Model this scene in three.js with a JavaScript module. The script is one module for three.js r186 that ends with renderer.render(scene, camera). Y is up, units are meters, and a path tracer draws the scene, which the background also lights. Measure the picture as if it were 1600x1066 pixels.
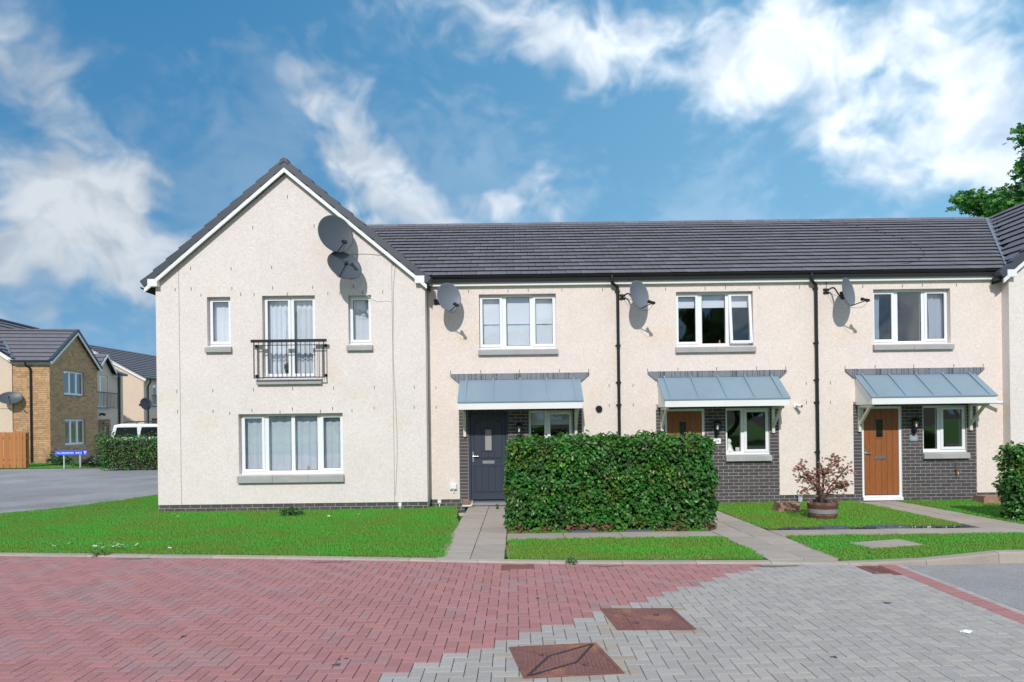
import * as THREE from 'three';
import { mergeGeometries } from 'three/addons/utils/BufferGeometryUtils.js';
import { createNoise2D, createNoise3D } from 'simplex-noise';

/* ------------------------------------------------------------------ camera, sky, sun, exposure */
const scene = new THREE.Scene();
const camera = new THREE.PerspectiveCamera(2 * Math.atan(533 / 1067) * 180 / Math.PI, 1600 / 1066, 0.1, 500);
camera.position.set(0, 1.86, 0);
camera.rotation.z = -0.0128;                          // the photograph leans a little
camera.setViewOffset(1600, 1066, -6, -119, 1600, 1066); // lens shifted up, verticals stay parallel
camera.updateProjectionMatrix();

const renderer = new THREE.WebGLRenderer({ antialias: true });
renderer.setSize(1024, 682);
renderer.toneMapping = THREE.LinearToneMapping;
renderer.toneMappingExposure = 1.08;
renderer.shadowMap.enabled = true;

const sunDir = new THREE.Vector3(-0.16, 0.94, 1).normalize();
const sun = new THREE.DirectionalLight(new THREE.Color(1, 0.965, 0.915), 3.1);
sun.position.copy(sunDir).multiplyScalar(60); sun.target.position.set(0, 0, -12);
sun.castShadow = true; sun.shadow.radius = 2.2; sun.shadow.mapSize.set(4096, 4096);
Object.assign(sun.shadow.camera, { left: -45, right: 45, top: 45, bottom: -45, near: 1, far: 160 });
scene.add(sun, sun.target);

function rng(seed) { let s = seed >>> 0; return () => { s = (s + 0x6d2b79f5) | 0; let t = Math.imul(s ^ (s >>> 15), 1 | s); t = (t + Math.imul(t ^ (t >>> 7), 61 | t)) ^ t; return ((t ^ (t >>> 14)) >>> 0) / 4294967296; }; }
const clamp = (x, a = 0, b = 1) => Math.min(b, Math.max(a, x));
const smooth = (a, b, x) => { const t = clamp((x - a) / (b - a)); return t * t * (3 - 2 * t); };
const lerp = (a, b, t) => a + (b - a) * t;
const n2 = createNoise2D(rng(11)), n3 = createNoise3D(rng(12));
const fbm2 = (x, y, o = 4) => { let s = 0, a = 0.5; for (let i = 0; i < o; i++) { s += a * n2(x, y); x = x * 2.03 + 7.1; y = y * 2.03 - 3.3; a *= 0.5; } return s; };
const fbm3 = (x, y, z, o) => { let s = 0, a = 0.5; for (let i = 0; i < o; i++) { s += a * n3(x, y, z); x = x * 2.07 + 3.1; y = y * 2.07 - 1.7; z = z * 2.07 + 5.3; a *= 0.52; } return s; };

// cloud masses: azimuth (from -z towards +x), elevation, radii, turn (degrees), weight
const MASSES = [[-35.5, 14.2, 5.3, 4.9, 0, 0.72], [-31.4, 16, 4.7, 3, -35, 0.7], [-32.9, 20.3, 4.2, 2.4, -50, 0.6], [-34.7, 23, 2.5, 1.9, -40, 0.45], [-34.9, 9.2, 8, 3.9, 0, 0.72], [-28.2, 12.1, 3.8, 3.6, 0, 0.48], [-25.2, 14.9, 2.2, 1.4, 30, 0.5], [-35.5, 18.3, 2.1, 0.9, -10, -0.6], [-17.1, 28.1, 1.7, 2.4, 0, 0.35], [-16.2, 25.3, 2.2, 1.7, 0, 0.39], [-12.2, 26, 1.4, 0.9, 0, 0.31], [-13.7, 23.4, 2, 1.8, -40, 0.27], [-10.7, 22, 2.3, 1.4, -20, 0.35], [-11.7, 19, 4.1, 2.4, -10, 0.74], [-7.6, 17.2, 4.7, 2.2, -10, 0.84], [-14.3, 20.2, 2.5, 1.8, 0, 0.31], [-2.9, 27.1, 2.1, 1.5, 20, 0.35], [-5.3, 30.6, 2.7, 1.2, 0, 0.2], [2.2, 29.8, 4.8, 2.2, -20, 0.65], [5.4, 28.5, 3.2, 1.7, -30, 0.6], [11.2, 27.6, 2.8, 2.1, 0, 0.55], [11.7, 26.3, 2.1, 1.3, 0, 0.45], [2.1, 19.7, 2.4, 1.7, 0, 0.65], [1.5, 17.3, 3, 1.7, 0, 1.09], [8.9, 16.3, 2.1, 0.8, 0, 0.72], [17.2, 27.8, 4.4, 3.2, 0, 0.64], [18.2, 24.3, 4.4, 2.1, 0, 0.68], [22, 25.8, 3.7, 2.8, 0, 0.64], [29.4, 24.8, 6.9, 4.2, 0, 0.96], [33.2, 19.2, 5.6, 3.6, 0, 0.88], [26.8, 20, 3, 1.7, -20, 0.64], [31.3, 16.7, 3.5, 1.5, 0, 0.64], [35.4, 15.1, 2.9, 2, 0, 0.64], [25.1, 21, 2.6, 0.8, 15, 0.48], [-25.1, 23.3, 4, 5.3, 0, -0.5], [-5.4, 22, 3.7, 3.2, 0, -0.5], [10.5, 20.2, 10.4, 4.2, 0, -0.8], [-6.4, 28.9, 4.2, 2, 0, -0.3], [20.5, 17.4, 5.7, 2.7, 0, -0.6], [-23.8, 19.3, 2.7, 2.6, 0, -0.3], [-23.7, 27.1, 3.6, 2.3, 0, -0.3]];
function makeSky() {
  const W = 4096, H = 2048, data = new Float32Array(W * H * 4);
  const masses = MASSES.map(([az, el, rx, ry, t, w]) => ({ az, el, rx: rx * 1.25, ry: ry * 1.25, c: Math.cos(t * Math.PI / 180), s: Math.sin(t * Math.PI / 180), w, reach: Math.max(rx, ry) * 3.2 }));
  for (let row = 0; row < H; row++) {
    const el = ((row + 0.5) / H - 0.5) * Math.PI, y = Math.sin(el), ce = Math.cos(el), elD = el * 180 / Math.PI;
    for (let col = 0; col < W; col++) {
      const i = (row * W + col) * 4;
      data[i + 3] = 1;
      if (elD < -1) { data[i] = 0.16; data[i + 1] = 0.17; data[i + 2] = 0.17; continue; }
      const lon = ((col + 0.5) / W - 0.5) * 2 * Math.PI, x = Math.cos(lon) * ce, z = Math.sin(lon) * ce;
      const az = Math.atan2(x, -z) * 180 / Math.PI;
      let bias = 0, near = 0;
      for (const m of masses) {
        const dx = (az - m.az) * ce, dy = elD - m.el;
        if (Math.abs(dx) > m.reach || Math.abs(dy) > m.reach) continue;
        const a = (dx * m.c + dy * m.s) / m.rx, b = (-dx * m.s + dy * m.c) / m.ry, g = Math.exp(-(a * a + b * b));
        bias += m.w * g; near = Math.max(near, g);
      }
      const fine = Math.abs(az) < 60 ? 6 : 5;
      const wx = fbm3(x * 5 + 9, y * 5, z * 5, 3) * 0.045, wy = fbm3(x * 5, y * 5 + 17, z * 5, 3) * 0.045;
      const f = fbm3((x + wx) * 5.5, (y + wy) * 7.5, (z - wx) * 5.5, fine), big = fbm3(x * 2.2 + 4, y * 2.6, z * 2.2, 2);
      const open = 0.42 + big * 0.7;                          // fuller cloud away from the listed masses, added to lift the shadows
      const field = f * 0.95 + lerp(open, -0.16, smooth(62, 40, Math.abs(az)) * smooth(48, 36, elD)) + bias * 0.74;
      const hi = fbm3((x + wx * 0.6) * 21 + 5, (y + wy * 0.6) * 30, z * 21, 4), d = smooth(-0.12, 0.82, field + hi * 0.3), dense = smooth(0.3, 1.15, field + hi * 0.16);
      // clear air: deep blue above, paler towards the horizon and a little towards the hazier west
      const up = clamp(elD / 90), pale = Math.pow(1 - up, 5) * 0.75, hazy = smooth(-40, 45, az) * smooth(170, 90, Math.abs(az)) * 0.85;
      let r = lerp(0.022, 0.3, pale) + hazy * 0.16, g = lerp(0.18, 0.56, pale) + hazy * 0.26, b = lerp(0.42, 0.8, pale) + hazy * 0.28;
      const lit = 0.5 + 0.5 * clamp(fbm3((x + wx) * 9 + 2, (y + wy) * 12 + 0.25, z * 9, 4) * 1.5 + 0.35 + dense * 0.3), bright = lerp(0.74, 1.18, Math.max(smooth(-30, 26, az), smooth(45, 95, Math.abs(az))));  // unseen clouds behind the camera are brightened for more fill light
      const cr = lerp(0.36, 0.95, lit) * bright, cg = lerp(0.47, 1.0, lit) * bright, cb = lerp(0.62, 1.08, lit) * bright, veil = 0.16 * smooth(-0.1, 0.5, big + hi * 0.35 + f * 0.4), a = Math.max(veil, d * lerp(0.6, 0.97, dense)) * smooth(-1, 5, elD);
      data[i] = lerp(r, cr, a) * 0.93; data[i + 1] = lerp(g, cg, a) * 0.95; data[i + 2] = lerp(b, cb, a) * 0.95;
    }
  }
  const t = new THREE.DataTexture(data, W, H, THREE.RGBAFormat, THREE.FloatType);
  t.mapping = THREE.EquirectangularReflectionMapping; t.magFilter = THREE.LinearFilter; t.needsUpdate = true;
  return t;
}
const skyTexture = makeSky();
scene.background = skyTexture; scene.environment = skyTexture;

/* ------------------------------------------------------------------ helpers */
const taken = new Map();
function numbered(name) { const n = taken.get(name) || 0; taken.set(name, n + 1); return n ? name + '_' + String(n).padStart(3, '0') : name; }
function shade(o) { o.castShadow = true; o.receiveShadow = true; return o; }
function part(name, geo, mat, parent) { const m = shade(new THREE.Mesh(geo, mat)); m.name = name; parent.add(m); return m; }
function thing(name, label, category, [x, y, z] = [0, 0, 0], turn = 0, group) {
  const o = new THREE.Group(); o.name = numbered(name); o.position.set(x, y, z); o.rotation.y = turn; o.userData = { label, category };
  if (group) o.userData.group = group; scene.add(o); return o;
}
function struct(name, geo, mat) { const m = shade(new THREE.Mesh(geo, mat)); m.name = numbered(name); m.userData = { kind: 'structure' }; scene.add(m); return m; }
const tag = (o, label, category, group) => { o.userData = { ...o.userData, label, category }; if (group) o.userData.group = group; return o; };
const single = (name, geo, mat, label, category, group) => { const m = part(numbered(name), geo, mat, scene); return tag(m, label, category, group); };

// uv in metres from position, by the face's main direction; flat faces
function metric(g, scale = 1) {
  const a = g.index ? g.toNonIndexed() : g; const p = a.attributes.position;
  if (!a.attributes.normal) a.computeVertexNormals();
  const uv = new Float32Array(p.count * 2), A = new THREE.Vector3(), B = new THREE.Vector3(), C = new THREE.Vector3();
  for (let i = 0; i < p.count; i += 3) {
    A.fromBufferAttribute(p, i); B.fromBufferAttribute(p, i + 1).sub(A); C.fromBufferAttribute(p, i + 2).sub(A); B.cross(C);
    const ax = Math.abs(B.x), ay = Math.abs(B.y), az = Math.abs(B.z);
    for (let k = 0; k < 3; k++) {
      const x = p.getX(i + k), y = p.getY(i + k), z = p.getZ(i + k);
      const [u, v] = az >= ax && az >= ay ? [x, y] : ax >= ay ? [z, y] : [x, z];
      uv[(i + k) * 2] = u * scale; uv[(i + k) * 2 + 1] = v * scale;
    }
  }
  a.setAttribute('uv', new THREE.BufferAttribute(uv, 2));
  for (const k of Object.keys(a.attributes)) if (!['position', 'normal', 'uv'].includes(k)) a.deleteAttribute(k);
  return a;
}
const box = (w, h, d, x = 0, y = 0, z = 0) => { const g = new THREE.BoxGeometry(w, h, d); g.translate(x, y, z); return metric(g); };
const span = (x0, x1, y0, y1, z0, z1) => box(Math.abs(x1 - x0), Math.abs(y1 - y0), Math.abs(z1 - z0), (x0 + x1) / 2, (y0 + y1) / 2, (z0 + z1) / 2);
const join = (list) => mergeGeometries(list.map((g) => (g.index || Object.keys(g.attributes).length !== 3 ? metric(g) : g)));
// box with its edges taken off
function soft(w, h, d, c = 0.01, x = 0, y = 0, z = 0) {
  const s = new THREE.Shape(); const a = w / 2 - c, b = h / 2 - c;
  s.moveTo(-a, -b); s.lineTo(a, -b); s.lineTo(a, b); s.lineTo(-a, b); s.closePath();
  const g = new THREE.ExtrudeGeometry(s, { depth: Math.max(1e-4, d - 2 * c), bevelEnabled: true, bevelThickness: c, bevelSize: c, bevelSegments: 1 });
  g.translate(x, y, z - d / 2 + c); return metric(g);
}
const shapeOf = (pts) => { const s = new THREE.Shape(); pts.forEach(([x, y], i) => (i ? s.lineTo(x, y) : s.moveTo(x, y))); s.closePath(); return s; };
const rect = (x0, x1, y0, y1) => [[x0, y0], [x1, y0], [x1, y1], [x0, y1]];
// a plate drawn in x-y with holes; front face at z = front, going back by depth
function plate(pts, holes, front, depth, bevel = 0) {
  const s = shapeOf(pts); for (const h of holes || []) s.holes.push(new THREE.Path(shapeOf(h).getPoints()));
  const g = new THREE.ExtrudeGeometry(s, bevel ? { depth: depth - 2 * bevel, bevelEnabled: true, bevelThickness: bevel, bevelSize: bevel, bevelOffset: -bevel, bevelSegments: 1 } : { depth, bevelEnabled: false });
  g.translate(0, 0, front - depth + bevel); return metric(g);
}
// a profile in z-y run along x from x0 to x1
function run(profile, x0, x1) {
  const g = new THREE.ExtrudeGeometry(shapeOf(profile.map(([z, y]) => [-z, y])), { depth: x1 - x0, bevelEnabled: false });
  g.rotateY(Math.PI / 2); g.translate(x0, 0, 0); return metric(g);
}
function tube(pts, r, seg = 24, sides = 8, closed = false) {
  const g = new THREE.TubeGeometry(new THREE.CatmullRomCurve3(pts.map((p) => new THREE.Vector3(...p)), closed, 'centripetal'), seg, r, sides, closed); return keep(g);
}
function keep(g) { const a = g.index ? g.toNonIndexed() : g; for (const k of Object.keys(a.attributes)) if (!['position', 'normal', 'uv'].includes(k)) a.deleteAttribute(k); return a; }
function rod(a, b, r, sides = 8, r2 = r) {
  const A = new THREE.Vector3(...a), B = new THREE.Vector3(...b), d = B.clone().sub(A);
  const g = new THREE.CylinderGeometry(r2, r, d.length(), sides); g.translate(0, d.length() / 2, 0);
  g.applyQuaternion(new THREE.Quaternion().setFromUnitVectors(new THREE.Vector3(0, 1, 0), d.normalize())); g.translate(...a); return keep(g);
}
const merge = (list) => mergeGeometries(list.map(keep));

/* ------------------------------------------------------------------ textures and materials */
// value noise that repeats every `per` cells
function tiled(seed) {
  const N = 256, r = rng(seed), v = new Float32Array(N * N); for (let i = 0; i < v.length; i++) v[i] = r();
  const at = (x, y, per) => v[(((y % per) + per) % per) * N + (((x % per) + per) % per)];
  const one = (x, y, per) => { const xi = Math.floor(x), yi = Math.floor(y), fx = x - xi, fy = y - yi, sx = fx * fx * (3 - 2 * fx), sy = fy * fy * (3 - 2 * fy); return lerp(lerp(at(xi, yi, per), at(xi + 1, yi, per), sx), lerp(at(xi, yi + 1, per), at(xi + 1, yi + 1, per), sx), sy); };
  return (u, v2, cells, oct = 1, gain = 0.5) => { let s = 0, a = 1, n = 0; for (let o = 0, c = cells; o < oct && c <= 256; o++, c *= 2, a *= gain) { s += a * one(u * c, v2 * c, c); n += a; } return s / n; };
}
const T = tiled(5), T2 = tiled(77);
const toS = (c) => { c = clamp(c); return Math.round(255 * (c <= 0.0031308 ? c * 12.92 : 1.055 * Math.pow(c, 1 / 2.4) - 0.055)); };
function colorTex(size, metres, fn) {
  const d = new Uint8Array(size * size * 4);
  for (let y = 0; y < size; y++) for (let x = 0; x < size; x++) { const c = fn(x / size, y / size), i = (y * size + x) * 4; d[i] = toS(c[0]); d[i + 1] = toS(c[1]); d[i + 2] = toS(c[2]); d[i + 3] = 255; }
  const t = new THREE.DataTexture(d, size, size); t.colorSpace = THREE.SRGBColorSpace; return finish(t, metres);
}
function grayTex(size, metres, fn) {
  const d = new Uint8Array(size * size * 4);
  for (let y = 0; y < size; y++) for (let x = 0; x < size; x++) { const c = Math.round(255 * clamp(fn(x / size, y / size))), i = (y * size + x) * 4; d[i] = d[i + 1] = d[i + 2] = c; d[i + 3] = 255; }
  return finish(new THREE.DataTexture(d, size, size), metres);
}
function finish(t, metres) { t.wrapS = t.wrapT = THREE.RepeatWrapping; t.magFilter = THREE.LinearFilter; t.minFilter = THREE.LinearMipmapLinearFilter; t.generateMipmaps = true; t.repeat.set(1 / metres, 1 / metres); t.needsUpdate = true; return t; }
const std = (o) => new THREE.MeshStandardMaterial({ side: THREE.DoubleSide, ...o });
const lin = (r, g, b) => new THREE.Color().setRGB(r, g, b);
const tones = (n, base, spread, rough, extra = {}, seed = 1) => { const r = rng(seed); return Array.from({ length: n }, () => { const k = 1 + (r() - 0.5) * spread, h = (r() - 0.5) * spread * 0.25; return std({ color: lin(base[0] * k * (1 + h), base[1] * k, base[2] * k * (1 - h)), roughness: rough, ...extra }); }); };

const speckle = colorTex(256, 0.5, (u, v) => { const k = 0.72 + 0.28 * T(u, v, 128) + (T2(u, v, 64) > 0.86 ? 0.12 : 0) - (T(u, v, 96) < 0.12 ? 0.25 : 0) + 0.12 * (T2(u, v, 12, 3) - 0.5); return [k, k, k]; });
const speckleBump = grayTex(256, 0.5, (u, v) => 0.6 * T(u, v, 128) + 0.4 * T2(u, v, 48, 2));
function renderTex(base, seed) {
  const a = tiled(seed), b = tiled(seed + 1);
  return colorTex(1024, 4.2, (u, v) => {
    const grain = 0.88 + 0.16 * a(u, v, 256) + 0.08 * (b(u, v, 128) - 0.5), blotch = 1 + 0.07 * (a(u, v, 5, 4) - 0.5) + 0.05 * (b(u, v, 20, 3) - 0.5), warm = smooth(0.55, 0.85, b(u, v, 7, 4)) * 0.1;
    const k = grain * blotch; return [base[0] * k, base[1] * k * (1 - warm * 0.35), base[2] * k * (1 - warm)];
  });
}
const renderBump = grayTex(1024, 4.2, (u, v) => 0.65 * T(u, v, 256) + 0.35 * T2(u, v, 128));
const M = {};
M.wingRender = std({ map: renderTex([0.775, 0.695, 0.66], 21), roughness: 0.95, bumpMap: renderBump, bumpScale: 0.0028 });
M.mainRender = std({ map: renderTex([0.79, 0.682, 0.622], 31), roughness: 0.95, bumpMap: renderBump, bumpScale: 0.0028 });
M.farRender = std({ map: renderTex([0.7, 0.55, 0.42], 41), roughness: 0.95, bumpMap: renderBump, bumpScale: 0.006 });
M.mortar = std({ color: lin(0.6, 0.55, 0.51), roughness: 1, map: speckle });
M.bricks = tones(6, [0.088, 0.076, 0.08], 0.45, 0.75, { map: speckle }, 3);
M.white = std({ color: lin(0.82, 0.83, 0.84), roughness: 0.32 });
M.whiteBoard = std({ color: lin(0.8, 0.8, 0.79), roughness: 0.55, map: colorTex(256, 1.5, (u, v) => { const k = 0.93 + 0.07 * T(u, v, 4, 5); return [k, k, k * 0.99]; }) });
M.black = std({ color: lin(0.012, 0.012, 0.014), roughness: 0.35 });
M.blackMatt = std({ color: lin(0.014, 0.014, 0.016), roughness: 0.7 });
M.dark = std({ color: lin(0.02, 0.02, 0.022), roughness: 0.9 });
M.steel = std({ color: lin(0.62, 0.62, 0.64), roughness: 0.3, metalness: 0.9 });
M.sill = std({ map: colorTex(256, 1.3, (u, v) => { const k = 0.4 * (0.82 + 0.3 * T(u, v, 6, 5) + 0.1 * (T2(u, v, 128) - 0.5)); return [k, k * 0.985, k * 0.97]; }), roughness: 0.9, bumpMap: speckleBump, bumpScale: 0.002 });
M.glass = new THREE.MeshPhysicalMaterial({ color: 0xffffff, transmission: 1, thickness: 0, roughness: 0.015, ior: 2.15, side: THREE.DoubleSide, bumpMap: grayTex(128, 2.3, (u, v) => T(u, v, 4, 2)), bumpScale: 0.004 });
M.darkGlass = std({ color: lin(0.012, 0.013, 0.015), roughness: 0.06 });
M.frosted = std({ color: lin(0.32, 0.31, 0.29), roughness: 0.35, bumpMap: grayTex(64, 0.1, (u, v) => T(u, v, 16, 2)), bumpScale: 0.003 });
const tileMap = colorTex(512, 1.1, (u, v) => { const k = 0.8 + 0.24 * T(u, v, 9, 5) + 0.14 * (T2(u, v, 200) - 0.5); return [k, k, k]; });
M.tiles = tones(7, [0.166, 0.158, 0.184], 0.3, 0.6, { map: tileMap, bumpMap: speckleBump, bumpScale: 0.0015 }, 9);
M.verge = tones(4, [0.052, 0.058, 0.078], 0.16, 0.5, { map: tileMap }, 19);
M.weep = std({ color: lin(0.09, 0.075, 0.065), roughness: 1 });
M.joint = std({ color: lin(0.36, 0.33, 0.31), roughness: 0.9 });
M.deck = std({ color: lin(0.02, 0.02, 0.022), roughness: 1 });
M.lead = std({ map: colorTex(512, 1.6, (u, v) => { const st = T(u, 0.37, 90, 2), run2 = T(u, v, 40, 2), d = smooth(0.52, 0.7, st) * smooth(0.25, 0.6, run2 + 0.2 * (v % 1)); const k = lerp(0.21, 0.07, d) * (0.9 + 0.2 * T2(u, v, 60, 2)); return [k * 0.95, k, k * 1.16]; }), roughness: 0.6, metalness: 0.1 });
M.valley = std({ map: colorTex(256, 0.8, (u, v) => { const k = 0.2 * (0.7 + 0.6 * T(u, v, 8, 4)); return [k * 0.82, k, k * 1.25]; }), roughness: 0.55 });
M.zinc = std({ map: colorTex(512, 1.9, (u, v) => { const k = 0.92 + 0.12 * (T(u, v, 6, 5) - 0.5) + 0.05 * (T2(u, v, 80) - 0.5); return [0.28 * k, 0.38 * k, 0.455 * k]; }), roughness: 0.45, metalness: 0.25 });
M.doorGrey = std({ color: lin(0.036, 0.045, 0.07), roughness: 0.42 });
M.oak = [0, 1, 2].map((i) => std({ map: colorTex(256, 0.9, (u, v) => { const g = T(u, v * 0.12, 128, 2) * 0.6 + T2(u + 0.06 * T(u, v, 4, 2), v * 0.1, 40, 2) * 0.4, k = 0.72 + 0.5 * g; return [0.3 * k, 0.1 * k, 0.028 * k]; }), roughness: 0.5, color: lin(0.95 + i * 0.04, 0.95 + i * 0.02, 0.95) }));
M.interior = std({ color: lin(0.17, 0.16, 0.15), roughness: 1 });
M.floorIn = std({ color: lin(0.16, 0.12, 0.09), roughness: 0.8 });
M.blind = new THREE.MeshPhysicalMaterial({ color: lin(0.75, 0.8, 0.88), roughness: 1, transmission: 0.1, thickness: 0, side: THREE.DoubleSide });  // bluish tint holds the sky mirrored in the pane, cloth itself is pale
M.net = new THREE.MeshPhysicalMaterial({ color: lin(0.77, 0.84, 0.93), roughness: 1, transmission: 0.12, thickness: 0, side: THREE.DoubleSide, map: colorTex(256, 0.5, (u, v) => { const k = 0.88 + 0.12 * T(u, v, 64, 2); return [k, k, k]; }) });  // blue in this white cloth stands in for sky reflected by the glass
M.lace = new THREE.MeshPhysicalMaterial({ color: lin(0.66, 0.77, 0.88), roughness: 1, transmission: 0.15, thickness: 0, side: THREE.DoubleSide, map: colorTex(512, 0.42, (u, v) => {  // lace colour also carries the pane's blue sky reflection
  const ring = (cx, cy, r) => { const dx = Math.abs(((u - cx + 1.5) % 1) - 0.5), dy = Math.abs(((v - cy + 1.5) % 1) - 0.5), d = Math.hypot(dx, dy), an = Math.atan2(dy, dx); return smooth(0.02, 0.008, Math.abs(d - r * (1 + 0.16 * Math.cos(an * 6)))); };
  const p = Math.max(ring(0.25, 0.25, 0.16), ring(0.25, 0.25, 0.07), ring(0.75, 0.7, 0.18), ring(0.75, 0.7, 0.09), ring(0.7, 0.2, 0.09), ring(0.22, 0.72, 0.1)); const k = 0.8 + 0.12 * p + 0.14 * (T(u, v, 64, 2) - 0.5); return [k, k, k]; }) });
M.cream = std({ color: lin(0.7, 0.66, 0.54), roughness: 0.5 });
M.dishGrey = std({ color: lin(0.17, 0.19, 0.225), roughness: 0.5, map: speckle });
M.dishDark = std({ color: lin(0.075, 0.088, 0.105), roughness: 0.45, map: speckle });
M.concrete = std({ map: colorTex(512, 1.7, (u, v) => { const k = 0.43 * (0.78 + 0.32 * T(u, v, 5, 5) + 0.16 * (T2(u, v, 200) - 0.5)); return [k, k * 0.9, k * 0.8]; }), roughness: 0.95, bumpMap: speckleBump, bumpScale: 0.002 });
M.slabs = [0, 1, 2, 3].map((i) => std({ map: M.concrete.map, color: lin(...[[1, 0.93, 0.87], [0.9, 0.85, 0.81], [1.04, 0.96, 0.9], [0.97, 0.92, 0.88]][i]), roughness: 0.95, bumpMap: speckleBump, bumpScale: 0.002 }));
M.asphalt = std({ map: colorTex(512, 1.3, (u, v) => { const k = 0.32 * (0.62 + 0.5 * T(u, v, 256) + 0.26 * T2(u, v, 128) + 0.2 * (T(u, v, 6, 4) - 0.5)); return [k, k * 0.94, k * 0.92]; }), roughness: 0.95, bumpMap: grayTex(512, 1.3, (u, v) => T(u, v, 256)), bumpScale: 0.006 });
M.farRoad = std({ map: colorTex(512, 7, (u, v) => { const k = 0.3 * (0.55 + 0.6 * T(u, v, 5, 6) + 0.25 * T2(u, v, 200) - 0.12 * smooth(0.6, 0.7, T2(u, v, 4, 4))); return [k, k * 0.97, k * 0.98]; }), roughness: 0.95 });
M.earth = std({ map: colorTex(256, 1.5, (u, v) => { const k = 0.7 + 0.6 * T(u, v, 8, 5); return [0.08 * k, 0.25 * k, 0.03 * k]; }), roughness: 1 });
M.soil = std({ map: colorTex(256, 0.6, (u, v) => { const k = 0.5 + T(u, v, 24, 4); return [0.045 * k, 0.032 * k, 0.022 * k]; }), roughness: 1, bumpMap: speckleBump, bumpScale: 0.02 });
M.jointSand = std({ color: lin(0.09, 0.078, 0.07), roughness: 1, map: speckle });
M.rust = std({ map: colorTex(512, 0.75, (u, v) => { const a = T(u, v, 6, 5), b = T2(u, v, 90, 2), o = smooth(0.5, 0.75, T2(u, v, 5, 4)); const k = 0.65 + 0.5 * a + 0.35 * (b - 0.5); return [lerp(0.23, 0.36, o) * k, lerp(0.095, 0.15, o) * k, lerp(0.08, 0.08, o) * k]; }), roughness: 0.85, bumpMap: grayTex(512, 0.75, (u, v) => { const s = 20, du = (u * s + (Math.floor(v * s) % 2) * 0.5) % 1 - 0.5, dv = (v * s) % 1 - 0.5; return smooth(0.36, 0.24, Math.hypot(du, dv)) * 0.8 + 0.2 * T(u, v, 120); }), bumpScale: 0.005 });
M.rustLight = std({ color: lin(0.27, 0.14, 0.125), roughness: 0.8, map: speckle });
M.iron = std({ color: lin(0.06, 0.045, 0.045), roughness: 0.6, metalness: 0.3, map: speckle });

/* ------------------------------------------------------------------ ground levels */
const gy = (z) => (z > -15.2 ? 0.03 + (z + 8.7) * 0.022 : z > -26 ? -0.113 + (-15.2 - z) / 10.8 * 0.113 : 0);
const Z0 = -15.18;      // rendered face of the terrace
const ZB = -15.196;     // face of the brick panels

/* ------------------------------------------------------------------ building pieces */
const brickUnit = box(1, 1, 1);
// bricks in running bond over rects, less holes; every brick its own mesh
function bricklay(parent, rects, holes, zFace, seed, mats = M.bricks, base = -0.25) {
  const r = rng(seed);
  for (const [x0, x1, y0, y1] of rects) for (let j = 0, y = base; y < y1 - 0.02; j++, y += 0.075) {
    const yc = y + 0.0325; if (yc < y0 || yc > y1) continue;
    let spans = [[x0, x1]];
    for (const [h0, h1, v0, v1] of holes) if (yc > v0 - 0.02 && yc < v1 + 0.02) spans = spans.flatMap(([a, b]) => [[a, Math.min(b, h0)], [Math.max(a, h1), b]].filter(([p, q]) => q - p > 0.02));
    for (const [a, b] of spans) {
      if (b - a < 0.26) { const top = Math.min(y + 0.065, y1), m = part('brick', brickUnit, mats[Math.floor(r() * mats.length)], parent); m.scale.set(b - a - 0.012, top - y, 0.03); m.position.set((a + b) / 2, (top + y) / 2, zFace - 0.015); continue; }
      const off = (j % 2) * 0.1125;
      for (let x = Math.floor((a - off) / 0.225) * 0.225 + off; x < b; x += 0.225) {
        const p = Math.max(x, a + 0.002), q = Math.min(x + 0.215, b - 0.002); if (q - p < 0.03) continue;
        const top = Math.min(y + 0.065, y1);
        const m = part('brick', brickUnit, mats[Math.floor(r() * mats.length)], parent);
        m.scale.set(q - p, top - y, 0.03); m.position.set((p + q) / 2, (top + y) / 2, zFace - 0.015 + (r() - 0.5) * 0.003);
      }
    }
  }
}
const ring = (x0, x1, y0, y1, t, front, depth, bevel = 0.006) => plate(rect(x0, x1, y0, y1), [rect(x0 + t, x1 - t, y0 + t, y1 - t)], front, depth, bevel);
const paneGeo = (x0, x1, y0, y1, z) => { const g = new THREE.PlaneGeometry(x1 - x0, y1 - y0); g.translate((x0 + x1) / 2, (y0 + y1) / 2, z); return metric(g); };
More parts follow.
